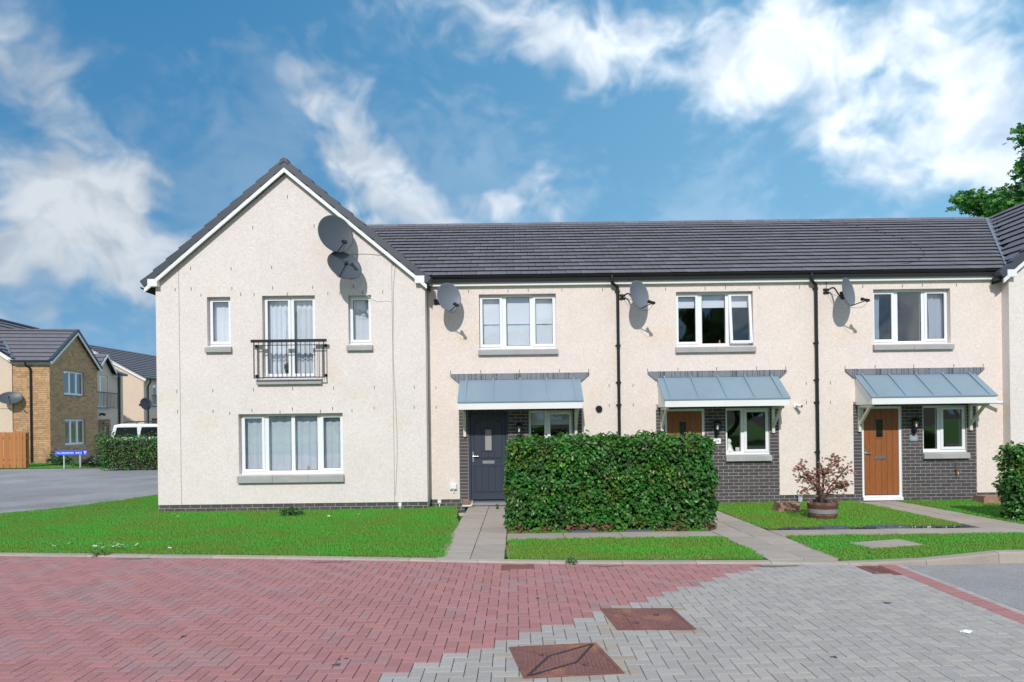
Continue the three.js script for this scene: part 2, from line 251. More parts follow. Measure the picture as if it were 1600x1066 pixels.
// window in an opening x0..x1, y0..y1; lights: [left, right, opens]; z is the wall face, set the depth of the reveal
function windowIn(parent, x0, x1, y0, y1, lights, z, set, sillAt) {
  const f = z - set, t = 0.055, holes = lights.map(([a, b]) => rect(a, b, y0 + t + 0.015, y1 - t));
  const w = part('window', plate(rect(x0 - 0.004, x1 + 0.004, y0, y1 + 0.004), holes, f, 0.075, 0.006), M.white, parent);
  for (const [a, b, opens, turn] of lights) {
    let g0 = a, g1 = b, b0 = y0 + t + 0.015, b1 = y1 - t;
    if (opens) {
      const s = 0.062, A = a - 0.022, B = b + 0.022, C = b0 - 0.022, D = b1 + 0.022;
      if (turn) {                                    // top-hung light standing ajar
        const sash = part('sash', ring(-(B - A) / 2, (B - A) / 2, C - D, 0, s, 0.026, 0.06), M.white, w);
        sash.position.set((A + B) / 2, D, f + 0.004); sash.rotation.x = -turn;
        const p = part('pane', paneGeo(-(B - A) / 2 + s - 0.004, (B - A) / 2 - s + 0.004, C - D + s - 0.004, -s + 0.004, 0.002), M.glass, w); p.position.copy(sash.position); p.rotation.x = -turn; continue;
      }
      part('sash', ring(A, B, C, D, s, f + 0.022, 0.06), M.white, w);
      g0 = A + s; g1 = B - s; b0 = C + s; b1 = D - s;
    }
    part('gasket', plate(rect(g0 - 0.004, g1 + 0.004, b0 - 0.004, b1 + 0.004), [rect(g0 + 0.006, g1 - 0.006, b0 + 0.006, b1 - 0.006)], f - 0.004, 0.012), M.blackMatt, w);
    part('pane', paneGeo(g0 - 0.003, g1 + 0.003, b0 - 0.003, b1 + 0.003, f - 0.012), M.glass, w);
  }
  part('drip_rail', run([[f + 0.028, y0 - 0.004], [f + 0.028, y0 + 0.012], [f - 0.01, y0 + 0.03], [f - 0.01, y0 - 0.004]], x0 + 0.004, x1 - 0.004), M.white, w);
  if (sillAt) sills(w, sillAt, z, f);
  return w;
}
function sills(w, [s0, s1, top, h, n = 1], z, f) {
  for (let k = 0; k < n; k++) {
    const a = lerp(s0, s1, k / n) + (k ? 0.003 : 0), b = lerp(s0, s1, (k + 1) / n) - (k < n - 1 ? 0.003 : 0), o = z + 0.075;
    part('sill', run([[o - 0.006, top - h], [o, top - h + 0.006], [o, top - 0.045], [o - 0.012, top - 0.036], [f + 0.01, top - 0.005], [f - 0.06, top - 0.005], [f - 0.06, top - h]], a, b), M.sill, w);
  }
}
const upAxis = new THREE.Vector3(0, 1, 0);
// hanging cloth with folds between x0..x1
function cloth(x0, x1, y0, y1, z, folds, depth, seed, gather = 0) {
  const nx = Math.max(12, Math.round((x1 - x0) / 0.02)), ny = 8, g = new THREE.PlaneGeometry(1, 1, nx, ny), p = g.attributes.position, r = rng(seed), ph = r() * 6;
  for (let i = 0; i < p.count; i++) {
    const u = p.getX(i) + 0.5, v = p.getY(i) + 0.5, w = Math.sin(u * folds * 6.283 + ph + Math.sin(u * 9 + ph) * 1.4) * 0.7 + Math.sin(u * folds * 14.3 + ph * 2) * 0.3;
    p.setXYZ(i, lerp(x0, x1, 0.5 + (u - 0.5) * (1 - gather * (1 - Math.abs(v - 0.35)))), lerp(y0, y1, v), z + w * depth * (1.15 - 0.3 * v));
  }
  g.computeVertexNormals(); const uv = g.attributes.uv; for (let i = 0; i < uv.count; i++) uv.setXY(i, uv.getX(i) * (x1 - x0) * 1.15, uv.getY(i) * (y1 - y0)); return keep(g);
}
const tileUnit = (() => { const g = soft(0.322, 0.016, 0.405, 0.003, 0, 0, 0.2025); return g; })();   // lies along +z (downhill), origin at its upper end
// slope from eave to ridge; axis 'x' for the terrace (downhill = +z), else the gables (downhill = +-x)
function tileSlope(parent, { origin, along, down, length, rows, from, to, seed, bulk, name = 'roof_tile' }) {
  const r = rng(seed), A = along.clone().normalize(), D = down.clone().normalize(), N = new THREE.Vector3().crossVectors(D, A).normalize(); if (N.y < 0) N.negate();
  const X = A.clone(); if (new THREE.Vector3().crossVectors(N, D).dot(X) < 0) X.negate();
  const lift = Math.asin(0.042 / 0.36), Dt = D.clone().multiplyScalar(Math.cos(lift)).addScaledVector(N, Math.sin(lift)), Nt = N.clone().multiplyScalar(Math.cos(lift)).addScaledVector(D, -Math.sin(lift));
  const gauge = length / rows, list = [];
  for (let j = 0; j < rows; j++) {
    const s0 = j * gauge - 0.07, a0 = from(j), a1 = to(j), off = (j % 2) * 0.165;
    for (let a = Math.floor((a0 - off) / 0.33) * 0.33 + off; a < a1; a += 0.33) {
      if (a + 0.33 < a0 + 0.05) continue;
      const p = origin.clone().addScaledVector(A, a + 0.165).addScaledVector(D, Math.max(0, s0)).addScaledVector(N, 0.006 + (r() - 0.5) * 0.003);
      const m = new THREE.Matrix4().makeBasis(X, Nt, Dt); m.setPosition(p); list.push([m, Math.floor(r() * M.tiles.length)]);
    }
  }
  if (bulk) { const im = shade(new THREE.InstancedMesh(tileUnit, M.tiles[0], list.length)); list.forEach(([m], k) => { im.setMatrixAt(k, m); const t = 0.85 + 0.3 * r(); im.setColorAt(k, new THREE.Color(t, t, t)); }); im.name = name + '_field'; im.userData = { kind: 'stuff' }; parent.add(im); return; }
  for (const [m, k] of list) { const o = part(name, tileUnit, M.tiles[k], parent); o.applyMatrix4(m); }
}
function ridgeTiles(parent, a, b, seed) {
  const A = new THREE.Vector3(...a), B = new THREE.Vector3(...b), n = Math.max(1, Math.round(A.distanceTo(B) / 0.45)), L = A.distanceTo(B) / n, r = rng(seed);
  const g = new THREE.ExtrudeGeometry(shapeOf([[-0.125, -0.07], [-0.04, 0.012], [0, 0.026], [0.04, 0.012], [0.125, -0.07], [0.115, -0.085], [0, 0], [-0.115, -0.085]]), { depth: L - 0.008, bevelEnabled: false }); const geo = metric(g);
  for (let k = 0; k < n; k++) { const m = part('ridge_tile', geo, M.tiles[Math.floor(r() * 7)], parent); m.position.lerpVectors(A, B, k / n); m.position.y += (r() - 0.5) * 0.006; m.lookAt(m.position.clone().add(B).sub(A)); }
}
const weepGeo = box(0.012, 0.07, 0.006);
const weeps = (parent, list, z) => { for (const [x, y] of list) part('weep_vent', weepGeo, M.weep, parent).position.set(x, y, z + 0.001); };
const gutterProfile = (zc, yc) => { const p = [], R = 0.055; for (let i = 0; i <= 8; i++) { const a = Math.PI + i / 8 * Math.PI; p.push([zc + Math.cos(a) * R, yc + Math.sin(a) * R]); } for (let i = 8; i >= 0; i--) { const a = Math.PI + i / 8 * Math.PI; p.push([zc + Math.cos(a) * (R - 0.006), yc + Math.sin(a) * (R - 0.006)]); } return p; };

/* ------------------------------------------------------------------ the terrace: three houses alike */
const EAVE = [4.965, -15.025], RIDGE = [7.36, -19.6];
const slopeLen = Math.hypot(RIDGE[0] - EAVE[0], RIDGE[1] - EAVE[1]);
const GX = -4.92, GH = 3.0, WPITCH = 0.84;   // left gable: middle, half-width, rise per metre
const RX = 13.685;                             // right gable: middle
const slopeDown = new THREE.Vector3(0, EAVE[0] - RIDGE[0], EAVE[1] - RIDGE[1]);

function terraceHouse(name, label, o, xa, xb, opt) {
  const h = thing(name, label, 'house', [0, 0, 0], 0, 'terraced houses in the row');
  const X = (v) => o + v, nx0 = X(0), nx1 = X(2.735), top = 2.1;
  const win = [X(0.48), X(2.19), 3.385, 4.6], lower = [X(1.555), X(2.53), 0.965, 2.0], door = [X(0.2), X(1.09), -0.095, 2.0];
  // rendered wall with a notch for the brick panel
  const wall = part('front_wall', plate([[xa, 0.052], [nx0, 0.052], [nx0, top], [nx1, top], [nx1, 0.052], [xb, 0.052], [xb, 4.95], [xa, 4.95]], [rect(...win)], Z0, 0.3), M.mainRender, h);
  weeps(wall, [[0.25, 4.67], [1.13, 4.67], [1.58, 4.68], [2.33, 4.67], [3.23, 4.67], [-0.17, 2.87], [0.5, 2.88], [1.36, 2.88], [2.25, 2.88], [2.9, 2.88], [3.35, 2.53], [3.35, 2.1], [-0.5, 2.53], [-0.5, 2.1]].filter(([x]) => X(x) > xa + 0.1 && X(x) < xb - 0.1).map(([x, y]) => [X(x), y]), Z0);
  const shelf = part('brickwork', plate([[xa, -0.4], [xb, -0.4], [xb, 0.057], [nx1 + 0.005, 0.057], [nx1 + 0.005, top + 0.005], [nx0 - 0.005, top + 0.005], [nx0 - 0.005, 0.057], [xa, 0.057]], [rect(...lower), rect(...door)], ZB - 0.006, 0.27), M.mortar, h);
  bricklay(shelf, [[nx0, nx1, 0.05, top], [xa, xb, -0.3, 0.05]], [lower, door], ZB, opt.seed);
  // rooms behind the windows
  part('party_wall', span(xa + 0.004, xa + 0.1, -0.3, 4.9, Z0 - 0.31, -24), M.interior, h); part('party_wall', span(xb - 0.1, xb - 0.004, -0.3, 4.9, Z0 - 0.31, -24), M.interior, h);
  part('partition_wall', span(xa + 0.11, xb - 0.11, -0.08, 4.88, -19.3, -19.45), M.interior, h);
  part('rear_wall', span(xa, xb, -0.4, 4.95, -24.01, -24.3), M.mainRender, h);
  part('floor', span(xa + 0.11, xb - 0.11, -0.3, -0.1, Z0 - 0.31, -19.28), M.floorIn, h); part('upper_floor', span(xa + 0.11, xb - 0.11, 2.5, 2.74, Z0 - 0.31, -19.28), M.interior, h); part('ceiling', span(xa + 0.11, xb - 0.11, 4.82, 4.9, Z0 - 0.31, -19.28), M.interior, h);
  // windows
  windowIn(h, win[0], win[1], win[2], win[3], [[X(0.513), X(0.975), 1], [X(1.085), X(1.605), 0], [X(1.695), X(2.157), 1, opt.ajar]], Z0, 0.12, [X(0.45), X(2.225), 3.392, 0.15, 2]);
  windowIn(h, lower[0], lower[1], lower[2], lower[3], [[X(1.605), X(1.9), 0], [X(1.995), X(2.492), 1]], ZB, 0.055, [X(1.54), X(2.555), 0.968, 0.15]);
  opt.door(h, X, door);
  // canopy over door and window: standing-seam sheet, white boards, two brackets
  const c0 = X(0.05), c1 = X(2.69), out = Z0 + 0.72, yT = 2.715, yB = 2.2, nS = new THREE.Vector3(0, out - Z0, yT - yB).normalize();
  const can = part('canopy', run([[Z0, yT], [Z0, yT - 0.03], [out - 0.015, yB - 0.022], [out - 0.015, yB - 0.03], [out + 0.008, yB - 0.03], [out + 0.012, yB - 0.002]], c0 - 0.02, c1 + 0.02), M.zinc, h);
  for (let k = 0; k < 5; k++) part('standing_seam', run([[Z0 + 0.02, yT - 0.02], [out - 0.01, yB + 0.005], [out - 0.01, yB + 0.034], [Z0 + 0.02, yT + 0.032]], lerp(c0 + 0.12, c1 - 0.15, k / 4), lerp(c0 + 0.12, c1 - 0.15, k / 4) + 0.034), M.zinc, can);
  part('fascia_board', run([[out - 0.03, 2.032], [out - 0.004, 2.032], [out - 0.004, yB - 0.034], [out - 0.03, yB - 0.034]], c0 + 0.002, c1 - 0.002), M.whiteBoard, can);
  part('soffit', span(c0 + 0.02, c1 - 0.02, 2.045, 2.06, Z0 + 0.003, out - 0.032), M.whiteBoard, can);
  for (const x of [c0, c1 - 0.025]) part('side_panel', run([[Z0 + 0.003, 2.035], [out - 0.033, 2.035], [out - 0.033, yB - 0.03], [Z0 + 0.003, yT - 0.035]], x, x + 0.025), M.whiteBoard, can);
  for (const x of [c0 + 0.05, c1 - 0.12]) {
    const zw = ZB + 0.004, b = 0.06, dl = 0.66;
    part('bracket', join([span(x, x + b, 1.44, 2.028, zw, zw + 0.055), span(x + 0.003, x + b - 0.003, 1.975, 2.03, zw + 0.056, zw + 0.6),
      run([[zw + 0.03, 1.62], [zw + 0.09, 1.6], [zw + 0.52, 1.985], [zw + 0.44, 1.985]], x + 0.006, x + b - 0.006)]), M.cream, can);
  }
  part('lead_flashing', plate([[X(-0.175), 2.835], [X(2.91), 2.835], [X(2.91), 2.79], [X(2.74), 2.64], [X(2.68), 2.64], [X(2.68), 2.7], [X(0.06), 2.7], [X(0.06), 2.64], [X(0), 2.64], [X(-0.175), 2.79]], [], Z0 + 0.035, 0.032), M.lead, can);
  // eaves, gutter, rainwater pipe
  const ga = xa + (opt.first ? 0.03 : 0.002), gb = xb - 0.002;
  part('fascia', span(ga, gb, 4.775, 4.95, Z0 + 0.004, Z0 + 0.085), M.whiteBoard, h);
  const gut = part('gutter', run(gutterProfile(Z0 + 0.13, 4.985), ga, gb), M.black, h);
  for (let x = ga + 0.35; x < gb; x += 0.62) part('gutter_bracket', span(x, x + 0.03, 4.885, 4.96, Z0 + 0.086, Z0 + 0.13), M.black, gut);
  if (opt.pipe !== undefined) {
    const px = opt.pipe, zp = Z0 + 0.055;
    const p = part('downpipe', merge([tube([[px - 0.13, 4.97, Z0 + 0.142], [px - 0.13, 4.85, Z0 + 0.142], [px - 0.12, 4.79, Z0 + 0.13], [px - 0.02, 4.72, zp + 0.01], [px, 4.68, zp], [px, 4.6, zp]], 0.036, 20, 10), rod([px, 4.62, zp], [px, -0.1, zp], 0.036, 12)]), M.black, h);
    for (const y of [4.62, 3.42, 2.6, 2.1, 1.0]) part('pipe_clip', merge([rod([px, y - 0.03, zp], [px, y + 0.03, zp], 0.044, 12), box(0.12, 0.03, 0.02, px, y, Z0 + 0.012)]), M.black, p);
  }
  // roof
  const rear = RIDGE[1] - (EAVE[1] - RIDGE[1]);
  const deckEnds = opt.deck || [xa, xb];
  const roof = part('roof', join([run([[EAVE[1] - 0.02, EAVE[0] - 0.03], [RIDGE[1], RIDGE[0] - 0.03], [rear, EAVE[0] - 0.03], [rear, EAVE[0] - 0.12], [RIDGE[1], RIDGE[0] - 0.12], [EAVE[1] - 0.02, EAVE[0] - 0.12]], deckEnds[0] + 0.001, deckEnds[1] - 0.001)]), M.deck, h);
  tileSlope(roof, { origin: new THREE.Vector3(0, RIDGE[0], RIDGE[1]), along: new THREE.Vector3(1, 0, 0), down: slopeDown, length: slopeLen, rows: 16, from: (j) => opt.from ? opt.from(j) : xa, to: (j) => opt.to ? opt.to(j) : xb, seed: opt.seed + 5 });
  ridgeTiles(roof, [opt.ridge ? opt.ridge[0] : xa, RIDGE[0] + 0.055, RIDGE[1]], [opt.ridge ? opt.ridge[1] : xb, RIDGE[0] + 0.055, RIDGE[1]], opt.seed);
  return h;
}
const leverHandle = (door, x, y, z, dir, mat) => part('handle', merge([span(x - 0.016, x + 0.016, y - 0.13, y + 0.1, z, z + 0.01), rod([x, y, z], [x, y, z + 0.05], 0.01), rod([x - dir * 0.008, y, z + 0.05], [x + dir * 0.12, y, z + 0.05], 0.01)]), mat, door);
const letterPlate = (door, x, y, z) => part('letter_plate', join([soft(0.27, 0.072, 0.012, 0.003, x, y, z + 0.006), soft(0.22, 0.042, 0.01, 0.003, x, y, z + 0.014)]), M.steel, door);
const doorFrame = (h, d, mat) => part('door', plate([[d[0], d[2]], [d[1], d[2]], [d[1], d[3]], [d[0], d[3]]], [rect(d[0] + 0.055, d[1] - 0.055, 0.0, d[3] - 0.055)], ZB - 0.03, 0.08, 0.004), mat, h);
function greyDoor(h, X, d) {
  const f = doorFrame(h, d, M.doorGrey), z = ZB - 0.045, a = d[0] + 0.06, b = d[1] - 0.06, m = (a + b) / 2;
  part('door_leaf', plate(rect(a, b, 0.03, 1.94), [rect(m - 0.075, m + 0.075, 1.13, 1.59)], z, 0.05, 0.004), M.doorGrey, f);
  // arched upper panel and lower panel: boards with grooves between
  const w = 0.295, arch = (x) => 1.72 + 0.085 * (1 - (x / w) ** 2);
  const boards = [[-w, -0.152], [-0.146, -0.002], [0.002, 0.146], [0.152, w]];
  boards.forEach(([p, q], k) => {
    const inner = k === 1 || k === 2;
    const up = (y0) => { const pts = [[m + p, y0], [m + q, y0]]; for (let i = 0; i <= 6; i++) pts.push([m + lerp(q, p, i / 6), arch(lerp(q, p, i / 6))]); return pts; };
    if (!inner) part('door_board', plate(up(0.965), [], z + 0.009, 0.009, 0.003), M.doorGrey, f);
    else { part('door_board', plate(up(1.64), [], z + 0.009, 0.009, 0.003), M.doorGrey, f); part('door_board', plate(rect(m + p, m + q, 0.965, 1.085), [], z + 0.009, 0.009, 0.003), M.doorGrey, f); }
    part('door_board', plate(rect(m + p, m + q, 0.21, 0.77), [], z + 0.009, 0.009, 0.003), M.doorGrey, f);
  });
  part('moulding', plate([[m - w - 0.028, 0.94], [m + w + 0.028, 0.94], [m + w + 0.028, 1.72], [m + w * 0.6, 1.82], [m, 1.845], [m - w * 0.6, 1.82], [m - w - 0.028, 1.72]], [[[m - w - 0.008, 0.958], [m + w + 0.008, 0.958], [m + w + 0.008, 1.722], [m + w * 0.6, 1.8], [m, 1.822], [m - w * 0.6, 1.8], [m - w - 0.008, 1.722]]], z + 0.012, 0.012, 0.003), M.doorGrey, f);
  part('moulding', plate(rect(m - w - 0.028, m + w + 0.028, 0.185, 0.795), [rect(m - w - 0.008, m + w + 0.008, 0.203, 0.777)], z + 0.012, 0.012, 0.003), M.doorGrey, f);
  part('moulding', ring(m - 0.1, m + 0.1, 1.1, 1.62, 0.026, z + 0.014, 0.014, 0.003), M.doorGrey, f);
  part('door_glass', span(m - 0.078, m + 0.078, 1.12, 1.6, z - 0.014, z - 0.02), M.frosted, f);
  letterPlate(f, m, 0.865, z + 0.001); leverHandle(f, a + 0.045, 1.0, z + 0.001, 1, M.steel);
  part('threshold', run([[ZB + 0.03, -0.092], [ZB + 0.03, -0.03], [z - 0.04, 0.012], [z - 0.04, -0.092]], d[0] + 0.002, d[1] - 0.002), M.steel, f);
}
function oakDoor(h, X, d) {
  const f = doorFrame(h, d, M.white), z = ZB - 0.045, a = d[0] + 0.058, b = d[1] - 0.058, m = (a + b) / 2, n = 6, w = (b - a) / n, gx = m - 0.04;
  part('door_leaf', span(a, b, 0.03, 1.94, z - 0.012, z - 0.05), M.oak[0], f);
  for (let k = 0; k < n; k++) {
    const p = a + k * w + 0.002, q = a + (k + 1) * w - 0.002, cut = [Math.max(p, gx - 0.085), Math.min(q, gx + 0.085)];
    const ys = cut[1] - cut[0] > 0.01 ? [[0.03, 1.3], [1.72, 1.94]] : [[0.03, 1.94]];
    for (const [y0, y1] of ys) part('door_board', plate(rect(p, q, y0, y1), [], z, 0.0115, 0.003), M.oak[k % 3], f);
    if (ys.length > 1) { if (cut[0] - p > 0.01) part('door_board', plate(rect(p, cut[0], 1.301, 1.719), [], z, 0.0115, 0.002), M.oak[k % 3], f); if (q - cut[1] > 0.01) part('door_board', plate(rect(cut[1], q, 1.301, 1.719), [], z, 0.0115, 0.002), M.oak[k % 3], f); }
  }
  part('glass_surround', ring(gx - 0.1, gx + 0.1, 1.285, 1.735, 0.026, z + 0.012, 0.012, 0.003), M.oak[1], f);
  part('door_glass', span(gx - 0.08, gx + 0.08, 1.3, 1.72, z - 0.004, z - 0.01), M.darkGlass, f);
  letterPlate(f, m - 0.02, 0.85, z + 0.001); leverHandle(f, a + 0.03, 0.96, z + 0.001, 1, M.steel);
  part('threshold', run([[ZB + 0.03, -0.092], [ZB + 0.03, -0.03], [z - 0.04, 0.015], [z - 0.04, -0.092]], d[0] + 0.002, d[1] - 0.002), M.white, f);
}
const rowY = (j) => RIDGE[0] + (EAVE[0] - RIDGE[0]) * (j + 0.6) / 16;
const O1 = -1.268, O2 = 3.115, O3 = 7.502;
terraceHouse('terraced_house', 'cream terraced house with dark grey arched-panel door, nearest the gabled house', O1, -1.93, 2.29, { seed: 101, first: true, door: greyDoor, pipe: 2.29, from: (j) => GX + (7.36 - rowY(j)) / WPITCH + 0.05, ridge: [GX + 0.25, 2.29], deck: [GX, 2.29] });
terraceHouse('terraced_house', 'cream terraced house in the middle of the row, orange-brown door half behind the hedge', O2, 2.29, 6.685, { seed: 202, door: oakDoor, pipe: 6.685, ajar: 0.1 });
terraceHouse('terraced_house', 'cream terraced house with orange-brown plank door fully in view, next to the roof valley', O3, 6.685, 10.83, { seed: 303, door: oakDoor, to: (j) => RX - (7.36 - rowY(j)) / WPITCH - 0.16, ridge: [6.685, RX - 0.2], deck: [6.685, RX] });

/* ------------------------------------------------------------------ gable-fronted houses at both ends */
const EY = 4.93;   // height where the wing's wall meets its eaves
function gableHouse(label, xc, zf, opt) {
  const h = thing('gable_fronted_house', label, 'house', [0, 0, 0], 0, 'gabled end houses');
  const x0 = xc - 2.855, x1 = xc + 2.985, apex = 7.36, wallAt = (x) => apex - 0.05 - Math.abs(x - xc) * WPITCH;
  const X = (v) => v - GX + xc;
  const doorO = [X(-5.47), X(-4.325), 2.765, 4.56], s1 = [X(-6.665), X(-6.16), 3.485, 4.55], s2 = [X(-3.605), X(-3.105), 3.485, 4.55], low = [X(-6.015), X(-3.755), 0.69, 2.0];
  const holes = opt.blank ? [] : [doorO, s1, s2, low];
  const wall = part('front_wall', plate([[x0, 0.052], [x1, 0.052], [x1, wallAt(x1)], [xc, wallAt(xc)], [x0, wallAt(x0)]], holes.map((r) => rect(...r)), zf, 0.3), M.wingRender, h);
  const base = part('brickwork', plate(rect(x0, x1, -0.4, 0.05), [], zf - 0.022, 0.26), M.mortar, h);
  bricklay(base, [[x0 + 0.004, x1 - 0.004, -0.3, 0.05]], [], zf - 0.016, opt.seed);
  for (const [s, x] of [[-1, x0], [1, x1]]) part('side_wall', span(x - s * 0.004, x - s * 0.25, -0.4, EY - 0.12, zf - 0.301, s === opt.inner ? Z0 - 0.29 : -24), M.wingRender, h);
  part('rear_wall', span(x0 + 0.26, x1 - 0.26, -0.4, EY - 0.1, -24.01, -24.3), M.wingRender, h);
  for (const x of [x0 + 0.505, x1 - 0.715]) part('movement_joint', span(x - 0.006, x + 0.006, 0.06, wallAt(x) - 0.14, zf - 0.002, zf + 0.002), M.joint, wall);
  part('partition_wall', span(x0 + 0.26, x1 - 0.26, -0.08, 4.86, -18.2, -18.35), M.interior, h); part('inner_wall', span(x0 + 0.255, x0 + 0.3, -0.1, 4.86, zf - 0.31, -18.19), M.interior, h); part('inner_wall', span(x1 - 0.3, x1 - 0.255, -0.1, 4.86, zf - 0.31, -18.19), M.interior, h);
  part('floor', span(x0 + 0.31, x1 - 0.31, -0.3, -0.1, zf - 0.31, -18.19), M.floorIn, h); part('upper_floor', span(x0 + 0.31, x1 - 0.31, 2.48, 2.72, zf - 0.31, -18.19), M.interior, h); part('ceiling', span(x0 + 0.31, x1 - 0.31, 4.8, 4.86, zf - 0.31, -18.19), M.interior, h);
  if (!opt.blank) {
    weeps(wall, WEEPS.map(([x, y]) => [X(x), y]), zf);
    windowIn(h, ...s1, [[s1[0] + 0.042, s1[1] - 0.042, 1]], zf, 0.12, [s1[0] - 0.03, s1[1] + 0.03, 3.492, 0.15]);
    windowIn(h, ...s2, [[s2[0] + 0.042, s2[1] - 0.042, 1]], zf, 0.12, [s2[0] - 0.03, s2[1] + 0.03, 3.492, 0.15]);
    const m = (doorO[0] + doorO[1]) / 2 + 0.02;
    windowIn(h, ...doorO, [[doorO[0] + 0.042, m - 0.028, 1], [m + 0.028, doorO[1] - 0.042, 1]], zf, 0.12, [doorO[0] - 0.12, doorO[1] + 0.14, 2.772, 0.14, 2]);
    windowIn(h, ...low, [[X(-5.96), X(-5.51), 1], [X(-5.4), X(-4.917), 0], [X(-4.828), X(-4.346), 0], [X(-4.245), X(-3.8), 1]], zf, 0.13, [low[0] - 0.02, low[1] + 0.02, 0.698, 0.19, 3]);
    // railing across the tall window
    const r0 = X(-5.6), r1 = X(-4.1), zr = zf + 0.16, top = 3.56, bot = 2.77;
    const rail = part('balcony_rail', join([span(r0 - 0.06, r1 + 0.06, top - 0.03, top + 0.03, zr - 0.025, zr + 0.025), span(r0, r1, bot - 0.008, bot + 0.012, zr - 0.01, zr + 0.01), span(r0, r1, top - 0.1, top - 0.085, zr - 0.01, zr + 0.01)]), M.black, h);
    for (let k = 0; k <= 15; k++) { const x = lerp(r0, r1, k / 15), e = k === 0 || k === 15; part('baluster', rod([x, bot - 0.012, zr], [x, top - 0.03, zr], e ? 0.012 : 0.0065, 6), M.black, rail); }
    for (const x of [r0, r1]) for (const y of [bot + 0.05, top - 0.09]) part('wall_fixing', merge([rod([x, y, zr], [x, y, zf], 0.012, 8), rod([x, y, zf + 0.012], [x, y, zf], 0.035, 10)]), M.black, rail);
    for (const x of [r0 + 0.045, r1 - 0.045]) part('baluster', rod([x, bot, zr - 0.08], [x, top - 0.09, zr - 0.08], 0.006, 6), M.black, rail);
  }
  // roof: two slopes, white bargeboards, verge caps, feet
  const zFront = zf + 0.1, zBack = -19.6, over = 3.06, yE = apex - over * WPITCH, s = Math.hypot(1, WPITCH);
  const prof = [[xc - over, yE], [xc, apex], [xc + over, yE], [xc + over, yE - 0.1], [xc, apex - 0.13], [xc - over, yE - 0.1]];
  const roof = part('roof', plate(prof.map(([x, y]) => [x, y - 0.02]), [], zFront - 0.03, zFront - 0.03 - zBack + 1.5), M.deck, h);
  for (const d of [-1, 1]) {
    const rows = 12, len = over * s, vis = opt.tiled === d;
    const toX = (j) => xc + d * over * (j + 0.6) / rows, valley = (j) => { const y = apex - over * WPITCH * (j + 0.6) / rows; return RIDGE[1] + (RIDGE[0] - y) / (RIDGE[0] - EAVE[0]) * (EAVE[1] - RIDGE[1]); };
    tileSlope(roof, { origin: new THREE.Vector3(xc, apex, 0), along: new THREE.Vector3(0, 0, 1), down: new THREE.Vector3(d, -WPITCH, 0), length: len, rows, from: (j) => (opt.inner === d ? valley(j) + 0.12 : -22.5), to: () => zFront - 0.22, seed: opt.seed + 30 + d, bulk: !vis });
    const n = 11, L = (over + 0.02) * s / n, capGeo = soft(0.2, 0.15, L + 0.02, 0.01);
    for (let k = 0; k < n; k++) {          // dry-verge caps, each lapping the one below
      const t = (k + 0.5) / n, m = part('verge_cap', capGeo, M.verge[(k * 7 + (d > 0 ? 2 : 0)) % 4], roof), lift = 0.035 + 0.012;
      m.position.set(xc + d * t * (over + 0.02), apex - t * (over + 0.02) * WPITCH + lift, zFront - 0.085);
      m.up.set(0, 1, 0); m.lookAt(m.position.x + d, m.position.y - WPITCH + 0.13, m.position.z);
    }
    const bw = 0.092, b0 = 0.068, pts = [[xc, apex - b0], [xc + d * (over - 0.02), apex - b0 - (over - 0.02) * WPITCH], [xc + d * (over - 0.02), apex - b0 - bw - (over - 0.02) * WPITCH], [xc, apex - b0 - bw]];
    part('bargeboard', plate(d > 0 ? pts.reverse() : pts, [], zFront + 0.022, 0.04), M.whiteBoard, roof);
    const fx = d > 0 ? xc + 2.785 : xc - 2.965;
    part('eaves_box', join([span(fx, fx + 0.205, 4.775, 4.93, zf + 0.003, zFront + 0.026)]), M.whiteBoard, roof);
    const ex = xc + d * (over + 0.03);
    part('gutter', (() => { const g = run(gutterProfile(0, 0), 0, opt.inner === d ? 0.2 : 9); g.rotateY(Math.PI / 2); g.translate(ex, yE - 0.02, zFront - 0.02); return g; })(), M.black, roof);
  }
  part('apex_cap', (() => { const g = plate([[-0.1, -0.1], [-0.085, 0.02], [0, 0.06], [0.085, 0.02], [0.1, -0.1], [0, -0.03]], [], 0.01, 0.22, 0.008); g.translate(xc, apex + 0.09, zFront + 0.02); return g; })(), M.verge[1], roof);
  ridgeTiles(roof, [xc, apex + 0.055, zFront - 0.2], [xc, apex + 0.055, zBack - 0.6], opt.seed + 3);
  return h;
}
const WEEPS = [[-5.65, 6.04], [-4.32, 6.06], [-4.89, 6.7], [-7.01, 5.17], [-6.13, 5.16], [-5.25, 5.17], [-2.62, 5.2], [-7.35, 4.72], [-7, 4.73], [-6.12, 4.73], [-5.24, 4.73], [-4.37, 4.73], [-3.49, 4.74], [-6.79, 4.59], [-5.93, 4.6], [-5.64, 4.59], [-4.92, 4.59], [-4.04, 4.59], [-3.78, 4.6], [-3.29, 4.61], [-2.85, 4.61], [-7.34, 2.51], [-6.56, 2.52], [-5.68, 2.53], [-4.83, 2.54], [-3.94, 2.54], [-3.06, 2.54], [-2.19, 2.54], [-7.33, 2.07], [-6.56, 2.07], [-5.72, 2.08], [-4.84, 2.1], [-3.97, 2.1], [-3.07, 2.1], [-2.2, 2.1], [-6.2, 2.02], [-5.11, 2.03], [-4.23, 2.04], [-3.55, 2.04]];
gableHouse('tall cream gable-fronted house with balcony rail and two stacked satellite dishes', GX, -14.8, { seed: 404, inner: 1 });
const endHouse = gableHouse('gable-fronted house cut off at the edge beyond the roof valley', RX, -14.95, { seed: 505, inner: -1, tiled: -1 });
